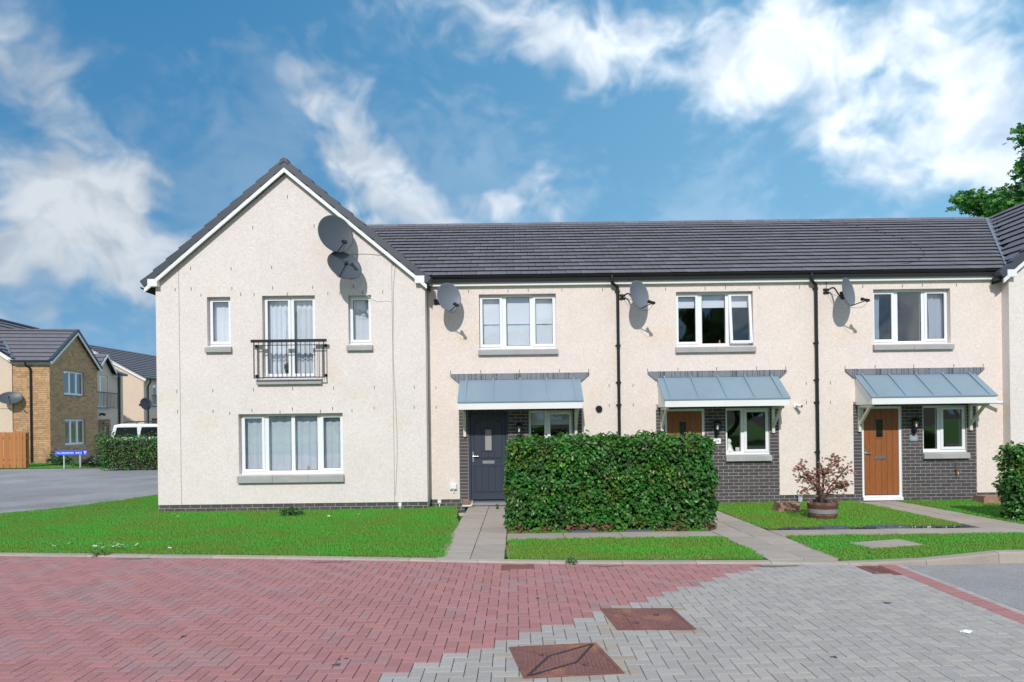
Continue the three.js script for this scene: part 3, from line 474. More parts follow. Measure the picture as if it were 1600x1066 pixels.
{ // lead valley between the terrace roof and the end gable
  const a = new THREE.Vector3(RX - 2.72, EAVE[0] + 0.01, EAVE[1] + 0.02), b = new THREE.Vector3(RX, RIDGE[0] + 0.01, RIDGE[1]), up = 0.055, v = [];
  const q = (p, dx, dz) => [p.x + dx, p.y + up, p.z + dz];
  const A = q(a, 0, 0), B = q(b, 0, 0), A1 = q(a, -0.15, 0), B1 = q(b, -0.15, 0), A2 = q(a, 0.02, 0.08), B2 = q(b, 0, 0.08); A[1] -= 0.02; B[1] -= 0.02;
  for (const t of [A1, A, B, A1, B, B1, A, A2, B2, A, B2, B]) v.push(...t);
  const g = new THREE.BufferGeometry(); g.setAttribute('position', new THREE.Float32BufferAttribute(v, 3)); g.computeVertexNormals();
  part('valley_lining', metric(g), M.valley, endHouse);
}

/* ------------------------------------------------------------------ curtains and things behind the panes */
function hang(geo, mat, label, group) { return single(mat === M.blind ? 'window_blind' : 'net_curtain', geo, mat, label, mat === M.blind ? 'blind' : 'curtain', group); }
const zi = -14.8 - 0.235, zm = Z0 - 0.235;
hang(cloth(-6.68, -6.14, 3.45, 4.56, zi, 5, 0.012, 1), M.net, 'white net curtain in narrow upper window at the gable house outer side');
hang(cloth(-3.62, -3.09, 3.45, 4.56, zi, 5, 0.012, 2), M.net, 'white net curtain in narrow upper window below the dishes');
hang(cloth(-5.46, -4.34, 2.76, 4.56, zi, 9, 0.03, 3), M.net, 'white pleated curtain behind the railed tall window');
hang(cloth(-6.0, -3.77, 0.72, 2.0, zi - 0.01, 12, 0.018, 4), M.lace, 'patterned lace curtain across wide ground-floor window of gable house');
hang(join([span(O1 + 0.49, O1 + 2.18, 3.98, 4.59, zm, zm + 0.006), span(O1 + 0.49, O1 + 2.18, 3.955, 3.985, zm - 0.004, zm + 0.012)]), M.blind, 'pale roller blind, lowered halfway, house with grey door');
hang(cloth(O1 + 0.5, O1 + 2.17, 3.4, 4.58, zm - 0.014, 6, 0.004, 5), M.net, 'added sheer pale cloth for the clouds mirrored below the half-lowered blind, house with grey door');  // added cloth, its pale tone stands in for clouds mirrored in the glass
hang(span(O2 + 0.5, O2 + 2.17, 4.27, 4.58, zm, zm + 0.006), M.blind, 'short pale blind at top of the open upper window');
hang(span(O1 + 1.56, O1 + 2.52, 1.68, 2.0, ZB - 0.26, ZB - 0.254), M.blind, 'pale half blind in ground-floor window above the hedge');
M.drape = std({ color: lin(0.3, 0.36, 0.46), roughness: 1 });
hang(cloth(O3 + 0.52, O3 + 0.74, 3.4, 4.58, zm, 3, 0.03, 6, 0.2), M.drape, 'grey-blue curtain gathered at outer side of end upper window', 'tied curtains');
hang(cloth(O3 + 1.8, O3 + 2.17, 3.4, 4.58, zm, 4, 0.03, 7, 0.25), M.drape, 'grey-blue curtain gathered nearest the roof valley, upper window', 'tied curtains');
function figure(name, x, y, z, h, mat, label, cat) {     // small ornament: body, head, base turned on a lathe
  const p = [[0, 0], [0.32, 0], [0.36, 0.06], [0.26, 0.3], [0.2, 0.5], [0.13, 0.6], [0.19, 0.72], [0.2, 0.82], [0.12, 0.96], [0, 1]].map(([r, t]) => new THREE.Vector2(r * h, t * h));
  const g = keep(new THREE.LatheGeometry(p, 14)); g.translate(x, y, z); return single(name, g, mat, label, cat);
}
const ORN = { tan: std({ color: lin(0.5, 0.28, 0.14), roughness: 0.8 }), white: std({ color: lin(0.75, 0.74, 0.7), roughness: 0.6 }), red: std({ color: lin(0.5, 0.1, 0.05), roughness: 0.6 }), green: std({ color: lin(0.06, 0.12, 0.07), roughness: 0.8 }) };
const board = (x0, x1, y, z) => single('window_board', span(x0, x1, y - 0.03, y, z - 0.02, z + 0.14), M.whiteBoard, 'white inner window board', 'window board', 'inner window boards');
board(-6.0, -3.77, 0.75, zi - 0.2); board(O2 + 1.57, O2 + 2.52, 1.02, ZB - 0.28); board(O2 + 0.5, O2 + 2.17, 3.46, zm - 0.12);
figure('ornament', -4.58, 0.75, zi + 0.035, 0.1, ORN.tan, 'small tan figure on sill by the lace curtain, near the middle bar', 'ornament');
figure('ornament', -4.36, 0.75, zi + 0.035, 0.12, ORN.tan, 'larger tan figure on sill by the lace curtain', 'ornament');
figure('ornament', O2 + 1.72, 1.02, ZB - 0.14, 0.1, ORN.red, 'red ornament in ground-floor window beside the number plate', 'ornament');
figure('ornament', O2 + 1.66, 1.02, ZB - 0.14, 0.3, ORN.white, 'tall white ornament in ground-floor window beside the number plate', 'ornament');
single('mug', (() => { const g = merge([rod([0, 0, 0], [0, 0.1, 0], 0.045, 14), tube([[0.04, 0.08, 0], [0.075, 0.07, 0], [0.075, 0.03, 0], [0.04, 0.02, 0]], 0.008, 12, 6)]); g.translate(O2 + 1.85, 1.02, ZB - 0.13); return g; })(), ORN.white, 'white mug standing in ground-floor window beside the number plate', 'mug');
figure('ornament', O2 + 1.1, 3.46, zm - 0.04, 0.11, ORN.white, 'small white figure on the sill of the open upper window', 'ornament');
figure('ornament', O2 + 1.52, 3.46, zm - 0.04, 0.09, ORN.tan, 'small orange figure on the sill of the open upper window', 'ornament');

/* ------------------------------------------------------------------ satellite dishes */
function dish(name, label, [x, y, z], w, hgt, az, tilt, mat, mount, group, roll = 0) {
  const d = thing(name, label, 'satellite dish', [x, y, z], 0, group), n = new THREE.Group();
  const pts = []; for (let i = 0; i <= 12; i++) { const r = i / 12; pts.push(new THREE.Vector2(r * 0.5, r * r * 0.075)); } for (let i = 12; i >= 0; i--) { const r = i / 12; pts.push(new THREE.Vector2(r * 0.5 + (i === 12 ? 0.006 : 0), r * r * 0.075 - 0.012)); }
  const face = keep(new THREE.LatheGeometry(pts, 48)); face.rotateX(Math.PI / 2); face.scale(w, hgt, 1);   // opens towards +z
  const q = new THREE.Quaternion().setFromEuler(new THREE.Euler(-tilt, az, roll, 'YXZ'));
  const put = (g) => g.applyQuaternion(q);
  part('reflector', put(face), mat, d);
  const tip = new THREE.Vector3(0, -hgt * 0.46, 0.5 * w + 0.14), foot = new THREE.Vector3(0, -hgt * 0.49, 0.06);
  part('feed_arm', put(merge([rod(foot.toArray(), tip.toArray(), 0.011, 8)])), M.blackMatt, d);
  part('receiver', put(merge([rod(tip.toArray(), [0, tip.y + 0.05, tip.z - 0.1], 0.026, 12), rod([0, tip.y + 0.045, tip.z - 0.09], [0, tip.y + 0.06, tip.z - 0.125], 0.036, 12), box(0.05, 0.05, 0.07, 0, tip.y - 0.012, tip.z)])), M.blackMatt, d);
  const back = new THREE.Vector3(0, -hgt * 0.08, -0.05).applyQuaternion(q), m = new THREE.Vector3(...mount).sub(new THREE.Vector3(x, y, z));
  part('back_clamp', put(box(0.11, 0.16, 0.09, 0, -hgt * 0.06, -0.055)), M.blackMatt, d);
  part('wall_arm', tube([back.toArray(), [back.x - 0.04, back.y, back.z - 0.06], [lerp(back.x, m.x, 0.55), Math.max(back.y, m.y) + 0.05, lerp(back.z, m.z, 0.6)], [m.x, m.y, m.z + 0.03]], 0.017, 20, 8), M.blackMatt, d);
  const pl = merge([box(0.13, 0.05, 0.012, 0, 0.035, 0.006), box(0.13, 0.05, 0.012, 0, -0.035, 0.006), rod([-0.02, -0.06, 0.015], [-0.02, 0.06, 0.015], 0.018, 8)]); pl.translate(m.x, m.y, m.z); part('wall_plate', pl, M.blackMatt, d);
  const t = tip.clone().applyQuaternion(q), f = foot.clone().applyQuaternion(q);
  part('cable', tube([[t.x, t.y - 0.03, t.z], [lerp(t.x, f.x, 0.3), t.y - 0.13, lerp(t.z, f.z, 0.3)], [f.x, f.y - 0.03, f.z], [back.x, back.y - 0.08, back.z - 0.02], [m.x, m.y, m.z + 0.01]], 0.0035, 30, 5), M.blackMatt, d);
  return d;
}
const R36 = 36 * Math.PI / 180;
dish('satellite_dish', 'grey satellite dish under the eaves right beside the gable house corner', [-1.44, 4.46, -14.78], 0.56, 0.63, R36 * 0.85, 0.16, M.dishGrey, [-1.72, 4.44, Z0], 'dishes along the terrace');
dish('satellite_dish', 'grey satellite dish beside the first downpipe, seen half turned', [2.66, 4.46, -14.78], 0.56, 0.63, R36, 0.16, M.dishGrey, [2.4, 4.5, Z0], 'dishes along the terrace');
dish('satellite_dish', 'grey satellite dish on curved arm beside the second downpipe, seen nearly edge-on', [7.17, 4.46, -14.78], 0.56, 0.63, R36 * 1.12, 0.16, M.dishGrey, [6.93, 4.57, Z0], 'dishes along the terrace');
dish('satellite_dish', 'large dark satellite dish high on the gable', [-3.76, 5.74, -14.36], 0.76, 0.82, 0.62, 0.2, M.dishDark, [-3.75, 5.62, -14.8], 'dishes on the gable', 0);
dish('satellite_dish', 'dark satellite dish hanging under the large one on the gable', [-3.58, 5.06, -14.36], 0.74, 0.66, 0.6, 0.42, M.dishDark, [-3.62, 5.1, -14.8], 'dishes on the gable', -0.5);
single('cable', tube([[-3.6, 5.43, -14.79], [-3.2, 5.44, -14.792], [-2.9, 5.41, -14.79], [-2.62, 5.4, -14.79], [-2.62, 4.6, -14.79], [-2.64, 3.2, -14.79], [-2.6, 2.2, -14.79], [-2.58, 1.2, -14.79], [-2.63, 0.2, -14.79]], 0.004, 80, 5), M.joint, 'thin cable running from the gable dishes down the wall', 'cable');
single('cable', tube([[-3.55, 4.86, -14.79], [-3.3, 4.63, -14.785], [-3.08, 4.46, -14.785], [-2.95, 4.41, -14.79], [-2.75, 4.42, -14.79], [-2.64, 4.4, -14.79]], 0.004, 40, 5), M.white, 'pale cable crossing above the narrow window below the dishes', 'cable');
single('cable', tube([[6.95, 4.95, Z0 + 0.06], [6.94, 4.8, Z0 + 0.02], [6.93, 4.62, Z0 + 0.015]], 0.006, 12, 5), M.blackMatt, 'short black cable from gutter to the edge-on dish', 'cable');
{ // loose cable over the roof of the end house
  const P = [[8.75, 7.3], [9.4, 7.06], [9.75, 6.6], [9.95, 6.0], [9.7, 5.55], [9.0, 5.2], [8.2, 5.07]].map(([x, y]) => [x, y + 0.055, EAVE[1] + (y - EAVE[0]) / (RIDGE[0] - EAVE[0]) * (RIDGE[1] - EAVE[1])]);
  single('cable', tube(P, 0.006, 60, 5), M.blackMatt, 'loose black cable lying in a curve on the roof tiles', 'cable');
}

/* ------------------------------------------------------------------ fittings on the fronts */
function lantern(x, label) {
  const y = 1.52, z = ZB, t = thing('wall_lantern', label, 'wall lamp', [x, y, z], 0, 'black wall lanterns by the doors');
  part('back_plate', merge([soft(0.075, 0.2, 0.018, 0.006, 0, -0.06, 0.009), rod([0, -0.16, 0.005], [0, -0.16, 0.03], 0.028, 10)]), M.black, t);
  part('arm', tube([[0, -0.1, 0.015], [0, -0.13, 0.06], [0, -0.07, 0.12], [0, 0.0, 0.125]], 0.012, 16, 8), M.black, t);
  const cage = []; const b = 0.042, u = 0.072, h = 0.15, zc = 0.125;
  for (const [sx, sz] of [[-1, -1], [1, -1], [1, 1], [-1, 1]]) cage.push(rod([sx * b, 0.01, zc + sz * b], [sx * u, h, zc + sz * u], 0.0055, 6));
  cage.push(box(0.1, 0.014, 0.1, 0, 0.006, zc), box(0.16, 0.012, 0.16, 0, h, zc));
  part('cage', merge(cage), M.black, t);
  const cap = keep(new THREE.CylinderGeometry(0.018, 0.118, 0.07, 4, 1)); cap.rotateY(Math.PI / 4); cap.translate(0, h + 0.04, zc);
  part('cap', merge([cap, rod([0, h + 0.07, zc], [0, h + 0.115, zc], 0.012, 8, 0.004)]), M.black, t);
  const gl = keep(new THREE.CylinderGeometry(u * 1.35, b * 1.35, h - 0.02, 4, 1, true)); gl.rotateY(Math.PI / 4); gl.translate(0, h / 2 + 0.005, zc);
  part('glass', gl, M.glass, t);
  part('bulb', rod([0, 0.015, zc], [0, 0.11, zc], 0.022, 10, 0.018), std({ color: lin(0.8, 0.8, 0.78), roughness: 0.4 }), t);
}
lantern(O1 + 1.335, 'black wall lantern beside the dark grey door'); lantern(O2 + 1.335, 'black wall lantern above the white number plate'); lantern(O3 + 1.335, 'black wall lantern above the slate plaque');
function canvasTex(w, h, draw) { const c = document.createElement('canvas'); c.width = w; c.height = h; const g = c.getContext('2d'); draw(g, w, h); const t = new THREE.CanvasTexture(c); t.colorSpace = THREE.SRGBColorSpace; t.magFilter = THREE.LinearFilter; return t; }
function facePlate(w, h, d, tex) { const g = new THREE.PlaneGeometry(w, h); g.translate(0, 0, d + 0.0015); return [keep(g), std({ map: tex, roughness: 0.5 })]; }
{
  const p = thing('house_number_plate', 'white number plate reading 28 below a lantern', 'number plate', [O2 + 1.355, 1.27, ZB]);
  part('plate', soft(0.17, 0.125, 0.012, 0.004, 0, 0, 0.006), M.white, p);
  part('numeral', ...facePlate(0.15, 0.105, 0.012, canvasTex(300, 210, (g, w, h) => { g.fillStyle = '#f4f4f2'; g.fillRect(0, 0, w, h); g.fillStyle = '#2a2a2e'; g.font = 'bold 150px serif'; g.textAlign = 'center'; g.textBaseline = 'middle'; g.fillText('2', w * 0.33, h / 2); g.fillText('8', w * 0.67, h / 2); })), p);
  const q = thing('house_plaque', 'pale slate plaque with cut corners beside the fully visible orange-brown door', 'plaque', [O3 + 1.345, 1.285, ZB]);
  const w = 0.1, h = 0.072, c = 0.025, oct = [[-w + c, -h], [w - c, -h], [w, -h + c], [w, h - c], [w - c, h], [-w + c, h], [-w, h - c], [-w, -h + c]];
  part('plate', plate(oct, [], 0.014, 0.014, 0.003), std({ color: lin(0.3, 0.33, 0.38), roughness: 0.6, map: speckle }), q);
  part('inscription', ...facePlate(0.13, 0.09, 0.014, canvasTex(260, 180, (g, W, H) => { g.fillStyle = '#9aa0aa'; g.fillRect(0, 0, W, H); g.strokeStyle = '#d5d8de'; g.lineWidth = 7; g.beginPath(); g.moveTo(105, 70); g.quadraticCurveTo(130, 20, 160, 55); g.quadraticCurveTo(140, 60, 120, 80); g.stroke(); g.lineWidth = 5; for (const y of [110, 140]) { g.beginPath(); g.moveTo(35, y); for (let x = 35; x < 225; x += 10) g.lineTo(x, y + (x % 20 ? 5 : -5)); g.stroke(); } })), q);
  // black cut-out number 30 under the first lantern
  const n = thing('house_number', 'black cut-out house number on the bricks above the hedge', 'number plate', [O1 + 1.34, 1.34, ZB]);
  part('plate', plate([[-0.085, -0.05], [-0.02, -0.09], [0.03, -0.085], [0.09, -0.04], [0.08, 0.03], [0.03, 0.06], [-0.03, 0.07], [-0.09, 0.03]], [], 0.012, 0.012, 0.003), M.black, n);
  part('numeral', ...facePlate(0.11, 0.08, 0.012, canvasTex(220, 160, (g, W, H) => { g.fillStyle = '#1a1a1c'; g.fillRect(0, 0, W, H); g.fillStyle = '#c9c9cc'; g.font = 'bold 130px serif'; g.textAlign = 'center'; g.textBaseline = 'middle'; g.fillText('30', W / 2, H / 2); })), n);
}
{
  const v = thing('extract_vent', 'round black extractor vent on cream wall between the first two doors', 'vent', [1.85, 2.02, Z0]);
  part('cover', merge([rod([0, 0, 0], [0, 0, 0.045], 0.078, 24, 0.07)]), M.black, v); for (let k = -2; k <= 2; k++) part('louvre', box(0.11 - Math.abs(k) * 0.018, 0.008, 0.012, 0, k * 0.025, 0.05), M.blackMatt, v);
}
function camera2(x, y, z, len, yaw, label) {
  const t = thing('security_camera', label, 'security camera', [x, y, z], 0, 'white wall cameras');
  part('wall_mount', merge([rod([0, 0, 0], [0, 0, 0.03], 0.05, 16), rod([0, 0, 0.03], [0, 0.0, 0.1], 0.018, 8)]), M.white, t);
  const g = merge([rod([0, 0, 0], [0, -0.02, len], 0.036, 16), rod([0, -0.0205, len], [0, -0.022, len + 0.02], 0.041, 16)]); g.rotateY(yaw); g.translate(0, 0.012, 0.09); part('body', g, M.white, t);
  const l = rod([0, -0.022, len + 0.021], [0, -0.0225, len + 0.026], 0.026, 14); l.rotateY(yaw); l.translate(0, 0.012, 0.09); part('lens', l, M.black, t);
}
camera2(6.22, 2.03, Z0, 0.1, 0.5, 'small white round camera on wall left of the second downpipe'); camera2(10.42, 2.05, Z0, 0.26, 1.05, 'white tube camera sticking out beside the canopy at the end of the row');
{
  const t = thing('outside_tap', 'brass garden tap on the dark bricks under the end window', 'tap', [9.77, 0.53, ZB]);
  const br = std({ color: lin(0.45, 0.25, 0.12), roughness: 0.35, metalness: 0.9 });
  part('pipe', merge([rod([0, 0.2, 0.012], [0, 0.02, 0.012], 0.009, 8), box(0.03, 0.02, 0.02, 0, 0.12, 0.01)]), br, t);
  part('body', merge([rod([0, 0, 0], [0, 0, 0.09], 0.016, 10), rod([0, 0, 0.08], [0.0, -0.06, 0.1], 0.012, 10)]), br, t); part('handle', merge([rod([0, 0, 0.05], [0, 0.05, 0.06], 0.007, 8), box(0.08, 0.012, 0.014, 0, 0.055, 0.06)]), br, t);
}
function wallBox(x, y, z, w, h, d, label, name = 'meter_box') { const t = thing(name, label, 'utility box', [x, y, z]); part('housing', soft(w, h, d, 0.012, 0, 0, d / 2), M.white, t); part('lid', soft(w * 0.86, h * 0.8, 0.012, 0.004, 0, 0.01, d + 0.004), M.white, t); part('conduit', rod([0, -h / 2, d / 2], [0, -h / 2 - 0.07, d / 2], 0.014, 8), M.white, t); }
wallBox(-1.405, 0.335, Z0, 0.15, 0.13, 0.06, 'small white utility box low on wall left of the dark grey door');
wallBox(-2.53, -0.01, -14.815, 0.07, 0.1, 0.05, 'tiny white junction box on brick base of the gable house', 'junction_box');
wallBox(-1.72, -0.0, ZB, 0.08, 0.09, 0.05, 'tiny white junction box on brick base near the gable corner', 'junction_box');
{ // outlet by the barrel
  const t = thing('waste_outlet', 'pale plastic pipe outlet at the wall behind the barrel planter', 'pipe', [6.28, -0.02, ZB]);
  const pv = std({ color: lin(0.45, 0.5, 0.58), roughness: 0.5 });
  part('pipe', rod([0, -0.1, 0.06], [0, 0.06, 0.06], 0.05, 14), pv, t); part('cap', merge([rod([0, 0.06, 0.06], [0, 0.1, 0.06], 0.062, 14)]), pv, t);
}

/* ------------------------------------------------------------------ ground: sheets, road, kerbs, paths */
const flat = (pts, y, bump) => { const s = new THREE.ShapeGeometry(shapeOf(pts.map(([x, z]) => [x, -z]))); s.rotateX(-Math.PI / 2); const p = s.attributes.position; for (let i = 0; i < p.count; i++) p.setY(i, typeof y === 'function' ? y(p.getZ(i), p.getX(i)) : y); s.computeVertexNormals(); return metric(s); };
struct('ground', flat([[-300, 120], [300, 120], [300, -400], [-300, -400]], -0.32), M.earth);
const bed = struct('block_paved_road', flat([[-16, 9], [4.82, 9], [4.82, -8.2], [3.3, -8.5], [1.5, -8.6], [-0.2, -8.75], [-1, -8.9], [-3.5, -9.25], [-7.3, -9.7], [-16, -10.75]], -0.014), M.jointSand);
const kerbLine = new THREE.CatmullRomCurve3([[-16, -10.72], [-11, -10.1], [-7.27, -9.6], [-3.51, -9.175], [-0.98, -8.834], [-0.19, -8.69], [1.53, -8.54], [3.34, -8.45], [4.55, -8.3], [5.3, -8.33], [6.3, -8.37], [9, -8.4], [16, -8.4]].map(([x, z]) => new THREE.Vector3(x, 0, z)), false, 'centripetal');
const kerbZ = (() => { const p = kerbLine.getSpacedPoints(400); return (x) => { for (let i = 1; i < p.length; i++) if (p[i].x >= x) { const t = (x - p[i - 1].x) / (p[i].x - p[i - 1].x); return lerp(p[i - 1].z, p[i].z, t); } return p[p.length - 1].z; }; })();
{
  const k = struct('kerb', flat([[-16, -10.75], [-7.27, -9.64], [-0.98, -8.87], [-0.19, -8.72], [3.34, -8.49], [4.6, -8.35], [16, -8.45], [16, -8.5], [4.6, -8.42], [3.34, -8.56], [-0.19, -8.79], [-7.27, -9.71], [-16, -10.82]], -0.03), M.concrete);
  const L = kerbLine.getLength(), n = Math.round(L / 0.915), r = rng(8), up = (x) => 0.022 + 0.105 * smooth(4.5, 5.75, x);
  for (let i = 0; i < n; i++) {
    const a = kerbLine.getPointAt(i / n), b = kerbLine.getPointAt((i + 1) / n), d = b.clone().sub(a), l = d.length() - 0.006, ya = up(a.x), yb = up(b.x), dy = (r() - 0.5) * 0.004;
    const s = shapeOf([[0, -0.15], [0.135, -0.15], [0.135, 0.0], [0.02, 0.0], [0.004, -0.008], [0, -0.02]]);
    const g = new THREE.ExtrudeGeometry(s, { depth: l, bevelEnabled: false }), p = g.attributes.position;
    for (let q = 0; q < p.count; q++) p.setY(q, p.getY(q) + (p.getY(q) > -0.1 ? lerp(ya, yb, p.getZ(q) / l) : 0));
    g.computeVertexNormals();
    const m = part('kerb_stone', metric(g), M.slabs[Math.floor(r() * 4)], k); m.position.set(a.x, dy, a.z); m.rotation.y = Math.atan2(d.x, d.z);
  }
}
// block pavers in herringbone, two colours
const covers = [{ c: [[-0.07, -5.501], [0.625, -5.586], [0.752, -4.929], [0.039, -4.859]] }, { c: [[0.797, -6.576], [1.471, -6.549], [1.531, -5.909], [0.865, -5.923]] }];
const inPoly = (x, z, P) => { let k = false; for (let i = 0, j = P.length - 1; i < P.length; j = i++) if ((P[i][1] > z) !== (P[j][1] > z) && x < (P[j][0] - P[i][0]) * (z - P[i][1]) / (P[j][1] - P[i][1]) + P[i][0]) k = !k; return k; };
const grown = (P, d) => { const c = P.reduce((a, p) => [a[0] + p[0] / P.length, a[1] + p[1] / P.length], [0, 0]); return P.map((p) => { const v = [p[0] - c[0], p[1] - c[1]], l = Math.hypot(...v); return [p[0] + v[0] / l * d, p[1] + v[1] / l * d]; }); };
const gullies = [[-0.21, 0.21, -8.63, -8.35], [4.1, 4.4, -8.27, -7.87]];
{
  const r = rng(64), redBase = [0.44, 0.2, 0.19], greyBase = [0.45, 0.405, 0.37];
  const mk = (w, d) => { const g = soft(w - 0.005, d - 0.005, 0.05, 0.003); g.rotateX(-Math.PI / 2); g.translate(0, -0.025, 0); return g; };
  const geo = [mk(0.2, 0.1), mk(0.1, 0.2), mk(0.1, 0.1)];
  const redM = tones(8, redBase, 0.2, 0.9, { map: speckle, bumpMap: speckleBump, bumpScale: 0.0015 }, 71), greyM = tones(8, greyBase, 0.16, 0.9, { map: speckle, bumpMap: speckleBump, bumpScale: 0.0015 }, 72);
  redM.push(...tones(4, [0.4, 0.22, 0.212], 0.16, 0.95, { map: speckle }, 73)); const rustM = tones(3, [0.42, 0.35, 0.29], 0.1, 0.9, { map: speckle }, 74);
  const line = (x) => -4.83 - (x + 1.11) * 0.865;      // red beyond this line, grey before it
  const list = [];
  for (let i = -160; i < 47; i++) for (let j = -112; j < 60; j++) {
    const t = (((i - j) % 4) + 4) % 4; if (t !== 0 && t !== 3) continue;
    const k = t === 0 ? 0 : 1, x = i * 0.1 + (k ? 0.05 : 0.1), z = j * 0.1 + (k ? 0.1 : 0.05), hw = k ? 0.05 : 0.1, hd = k ? 0.1 : 0.05;
    let cut = 0; if (x + hw > 4.405) { if (k || x - hw > 4.305) continue; cut = 1; } if (z < kerbZ(x) - 0.06) continue;
    if (covers.some(({ c }) => inPoly(x, z, grown(c, -0.16))) || gullies.some(([a, b, c, d]) => x > a && x < b && z > c && z < d)) continue;
    const red = z < line(x) + 0.0 && x < 3.05;
    const stain = covers.some(({ c }) => inPoly(x, z, grown(c, 0.16))) && r() < 0.6;
    const dirt = fbm2(x * 0.9 + 3, z * 1.3, 4) + 0.25 * smooth(-1, -5, x);
    list.push({ k: cut ? 2 : k, x: cut ? x - 0.05 : x, z, red, mat: stain && !red ? rustM[Math.floor(r() * 3)] : red ? redM[dirt > 0.22 + 0.3 * r() ? 8 + Math.floor(r() * 4) : Math.floor(r() * 8)] : greyM[Math.floor(r() * 8)], y: (r() - 0.5) * 0.0025, rx: (r() - 0.5) * 0.012, rz: (r() - 0.5) * 0.012, ry: (r() - 0.5) * 0.014, far: Math.hypot(x, z) + (Math.abs(x) > -z * 0.755 || z > -4.75 ? 100 : 0) });
  }
  for (const red of [true, false]) {
    const all = list.filter((p) => p.red === red).sort((a, b) => a.far - b.far), name = red ? 'red_paver' : 'grey_paver';
    const set = (o, p) => { o.position.set(p.x, p.y, p.z); o.rotation.set(p.rx, p.ry, p.rz); };
    for (const p of all.slice(0, 300)) set(part(name, geo[p.k], p.mat, bed), p);
    const rest = all.slice(300), base = red ? redM[0] : greyM[0], m0 = base.color, dummy = new THREE.Object3D();
    for (const k of [0, 1, 2]) {
      const sub = rest.filter((p) => p.k === k); if (!sub.length) continue; const im = shade(new THREE.InstancedMesh(geo[k], base, sub.length)); im.name = name + '_field'; im.userData = { kind: 'stuff' };
      sub.forEach((p, n) => { set(dummy, p); dummy.updateMatrix(); im.setMatrixAt(n, dummy.matrix); im.setColorAt(n, new THREE.Color(p.mat.color.r / m0.r, p.mat.color.g / m0.g, p.mat.color.b / m0.b)); });
      bed.add(im);
    }
  }
  // edge course along the asphalt, and a grey channel course
  for (let z = -8.35; z < 8.8; z += 0.1) { const m = part('edge_paver', geo[0], redM[Math.floor(r() * 8)], bed); m.position.set(4.503, (r() - 0.5) * 0.002, z + 0.05); m.rotation.y = (r() - 0.5) * 0.01; }
  for (let z = -8.4; z < 8.8; z += 0.2) { const m = part('channel_paver', geo[1], greyM[Math.floor(r() * 8)], bed); m.position.set(4.656, -0.006 + (r() - 0.5) * 0.002, z + 0.1); }
  for (let x = -7; x < 4.3; x += 0.2) { if (x > 2.6) { const m = part('channel_paver', geo[0], redM[Math.floor(r() * 8)], bed); m.position.set(x + 0.1, -0.004, kerbZ(x + 0.1) + 0.085); m.rotation.y = 0.06; } }
}
{ // silt along the kerb and a few oil spots, lying on the blocks
  const silt = std({ color: lin(0.2, 0.165, 0.135), roughness: 1, map: speckle }), oil = std({ color: lin(0.09, 0.07, 0.065), roughness: 0.7, map: speckle });
  const blob = (name, x, z, w, d, mat, seed, label) => { const r = rng(seed), P = []; for (let k = 0; k < 22; k++) { const a = k / 22 * 6.283, q = 0.62 + 0.38 * r() + 0.25 * Math.sin(a * 3 + seed); P.push([x + Math.cos(a) * w / 2 * q, z + Math.sin(a) * d / 2 * q]); } const m = part(name, flat(P, 0.0045 + seed * 0.00002), mat, bed); };
  blob('silt_patch', -2.45, -8.9, 0.55, 0.09, silt, 1); blob('silt_patch', 3.15, -8.33, 0.6, 0.1, silt, 2); blob('silt_patch', 1.1, -8.45, 0.4, 0.07, silt, 3); blob('silt_patch', -5.2, -9.27, 0.5, 0.07, silt, 4);
  blob('oil_spot', -1.38, -5.17, 0.07, 0.05, oil, 5); blob('oil_spot', -1.34, -5.3, 0.035, 0.03, oil, 6); blob('oil_spot', -1.39, -5.28, 0.03, 0.03, oil, 7); blob('oil_spot', 3.6, -6.66, 0.09, 0.06, oil, 8); blob('oil_spot', -2.9, -5.9, 0.05, 0.05, oil, 9); blob('oil_spot', 0.2, -7.0, 0.05, 0.04, oil, 10); blob('oil_spot', 2.4, -5.2, 0.06, 0.04, oil, 11);
}
struct('asphalt_road', flat([[4.71, 9], [40, 9], [40, -8.45], [4.71, -8.38]], -0.008), M.asphalt);
struct('side_road', flat([[-90, -9], [-16, -10.7], [-11.6, -12], [-7, -15.2], [-90, -15.2]], (z) => gy(z) - 0.035), M.farRoad);
struct('side_road', flat([[-90, -15.19], [-7, -15.19], [-7, -26], [-90, -26]], (z) => gy(z) - 0.035), M.farRoad);
struct('side_road', flat([[-90, -25.99], [-5, -25.99], [-5, -90], [-90, -90]], -0.035), M.farRoad);

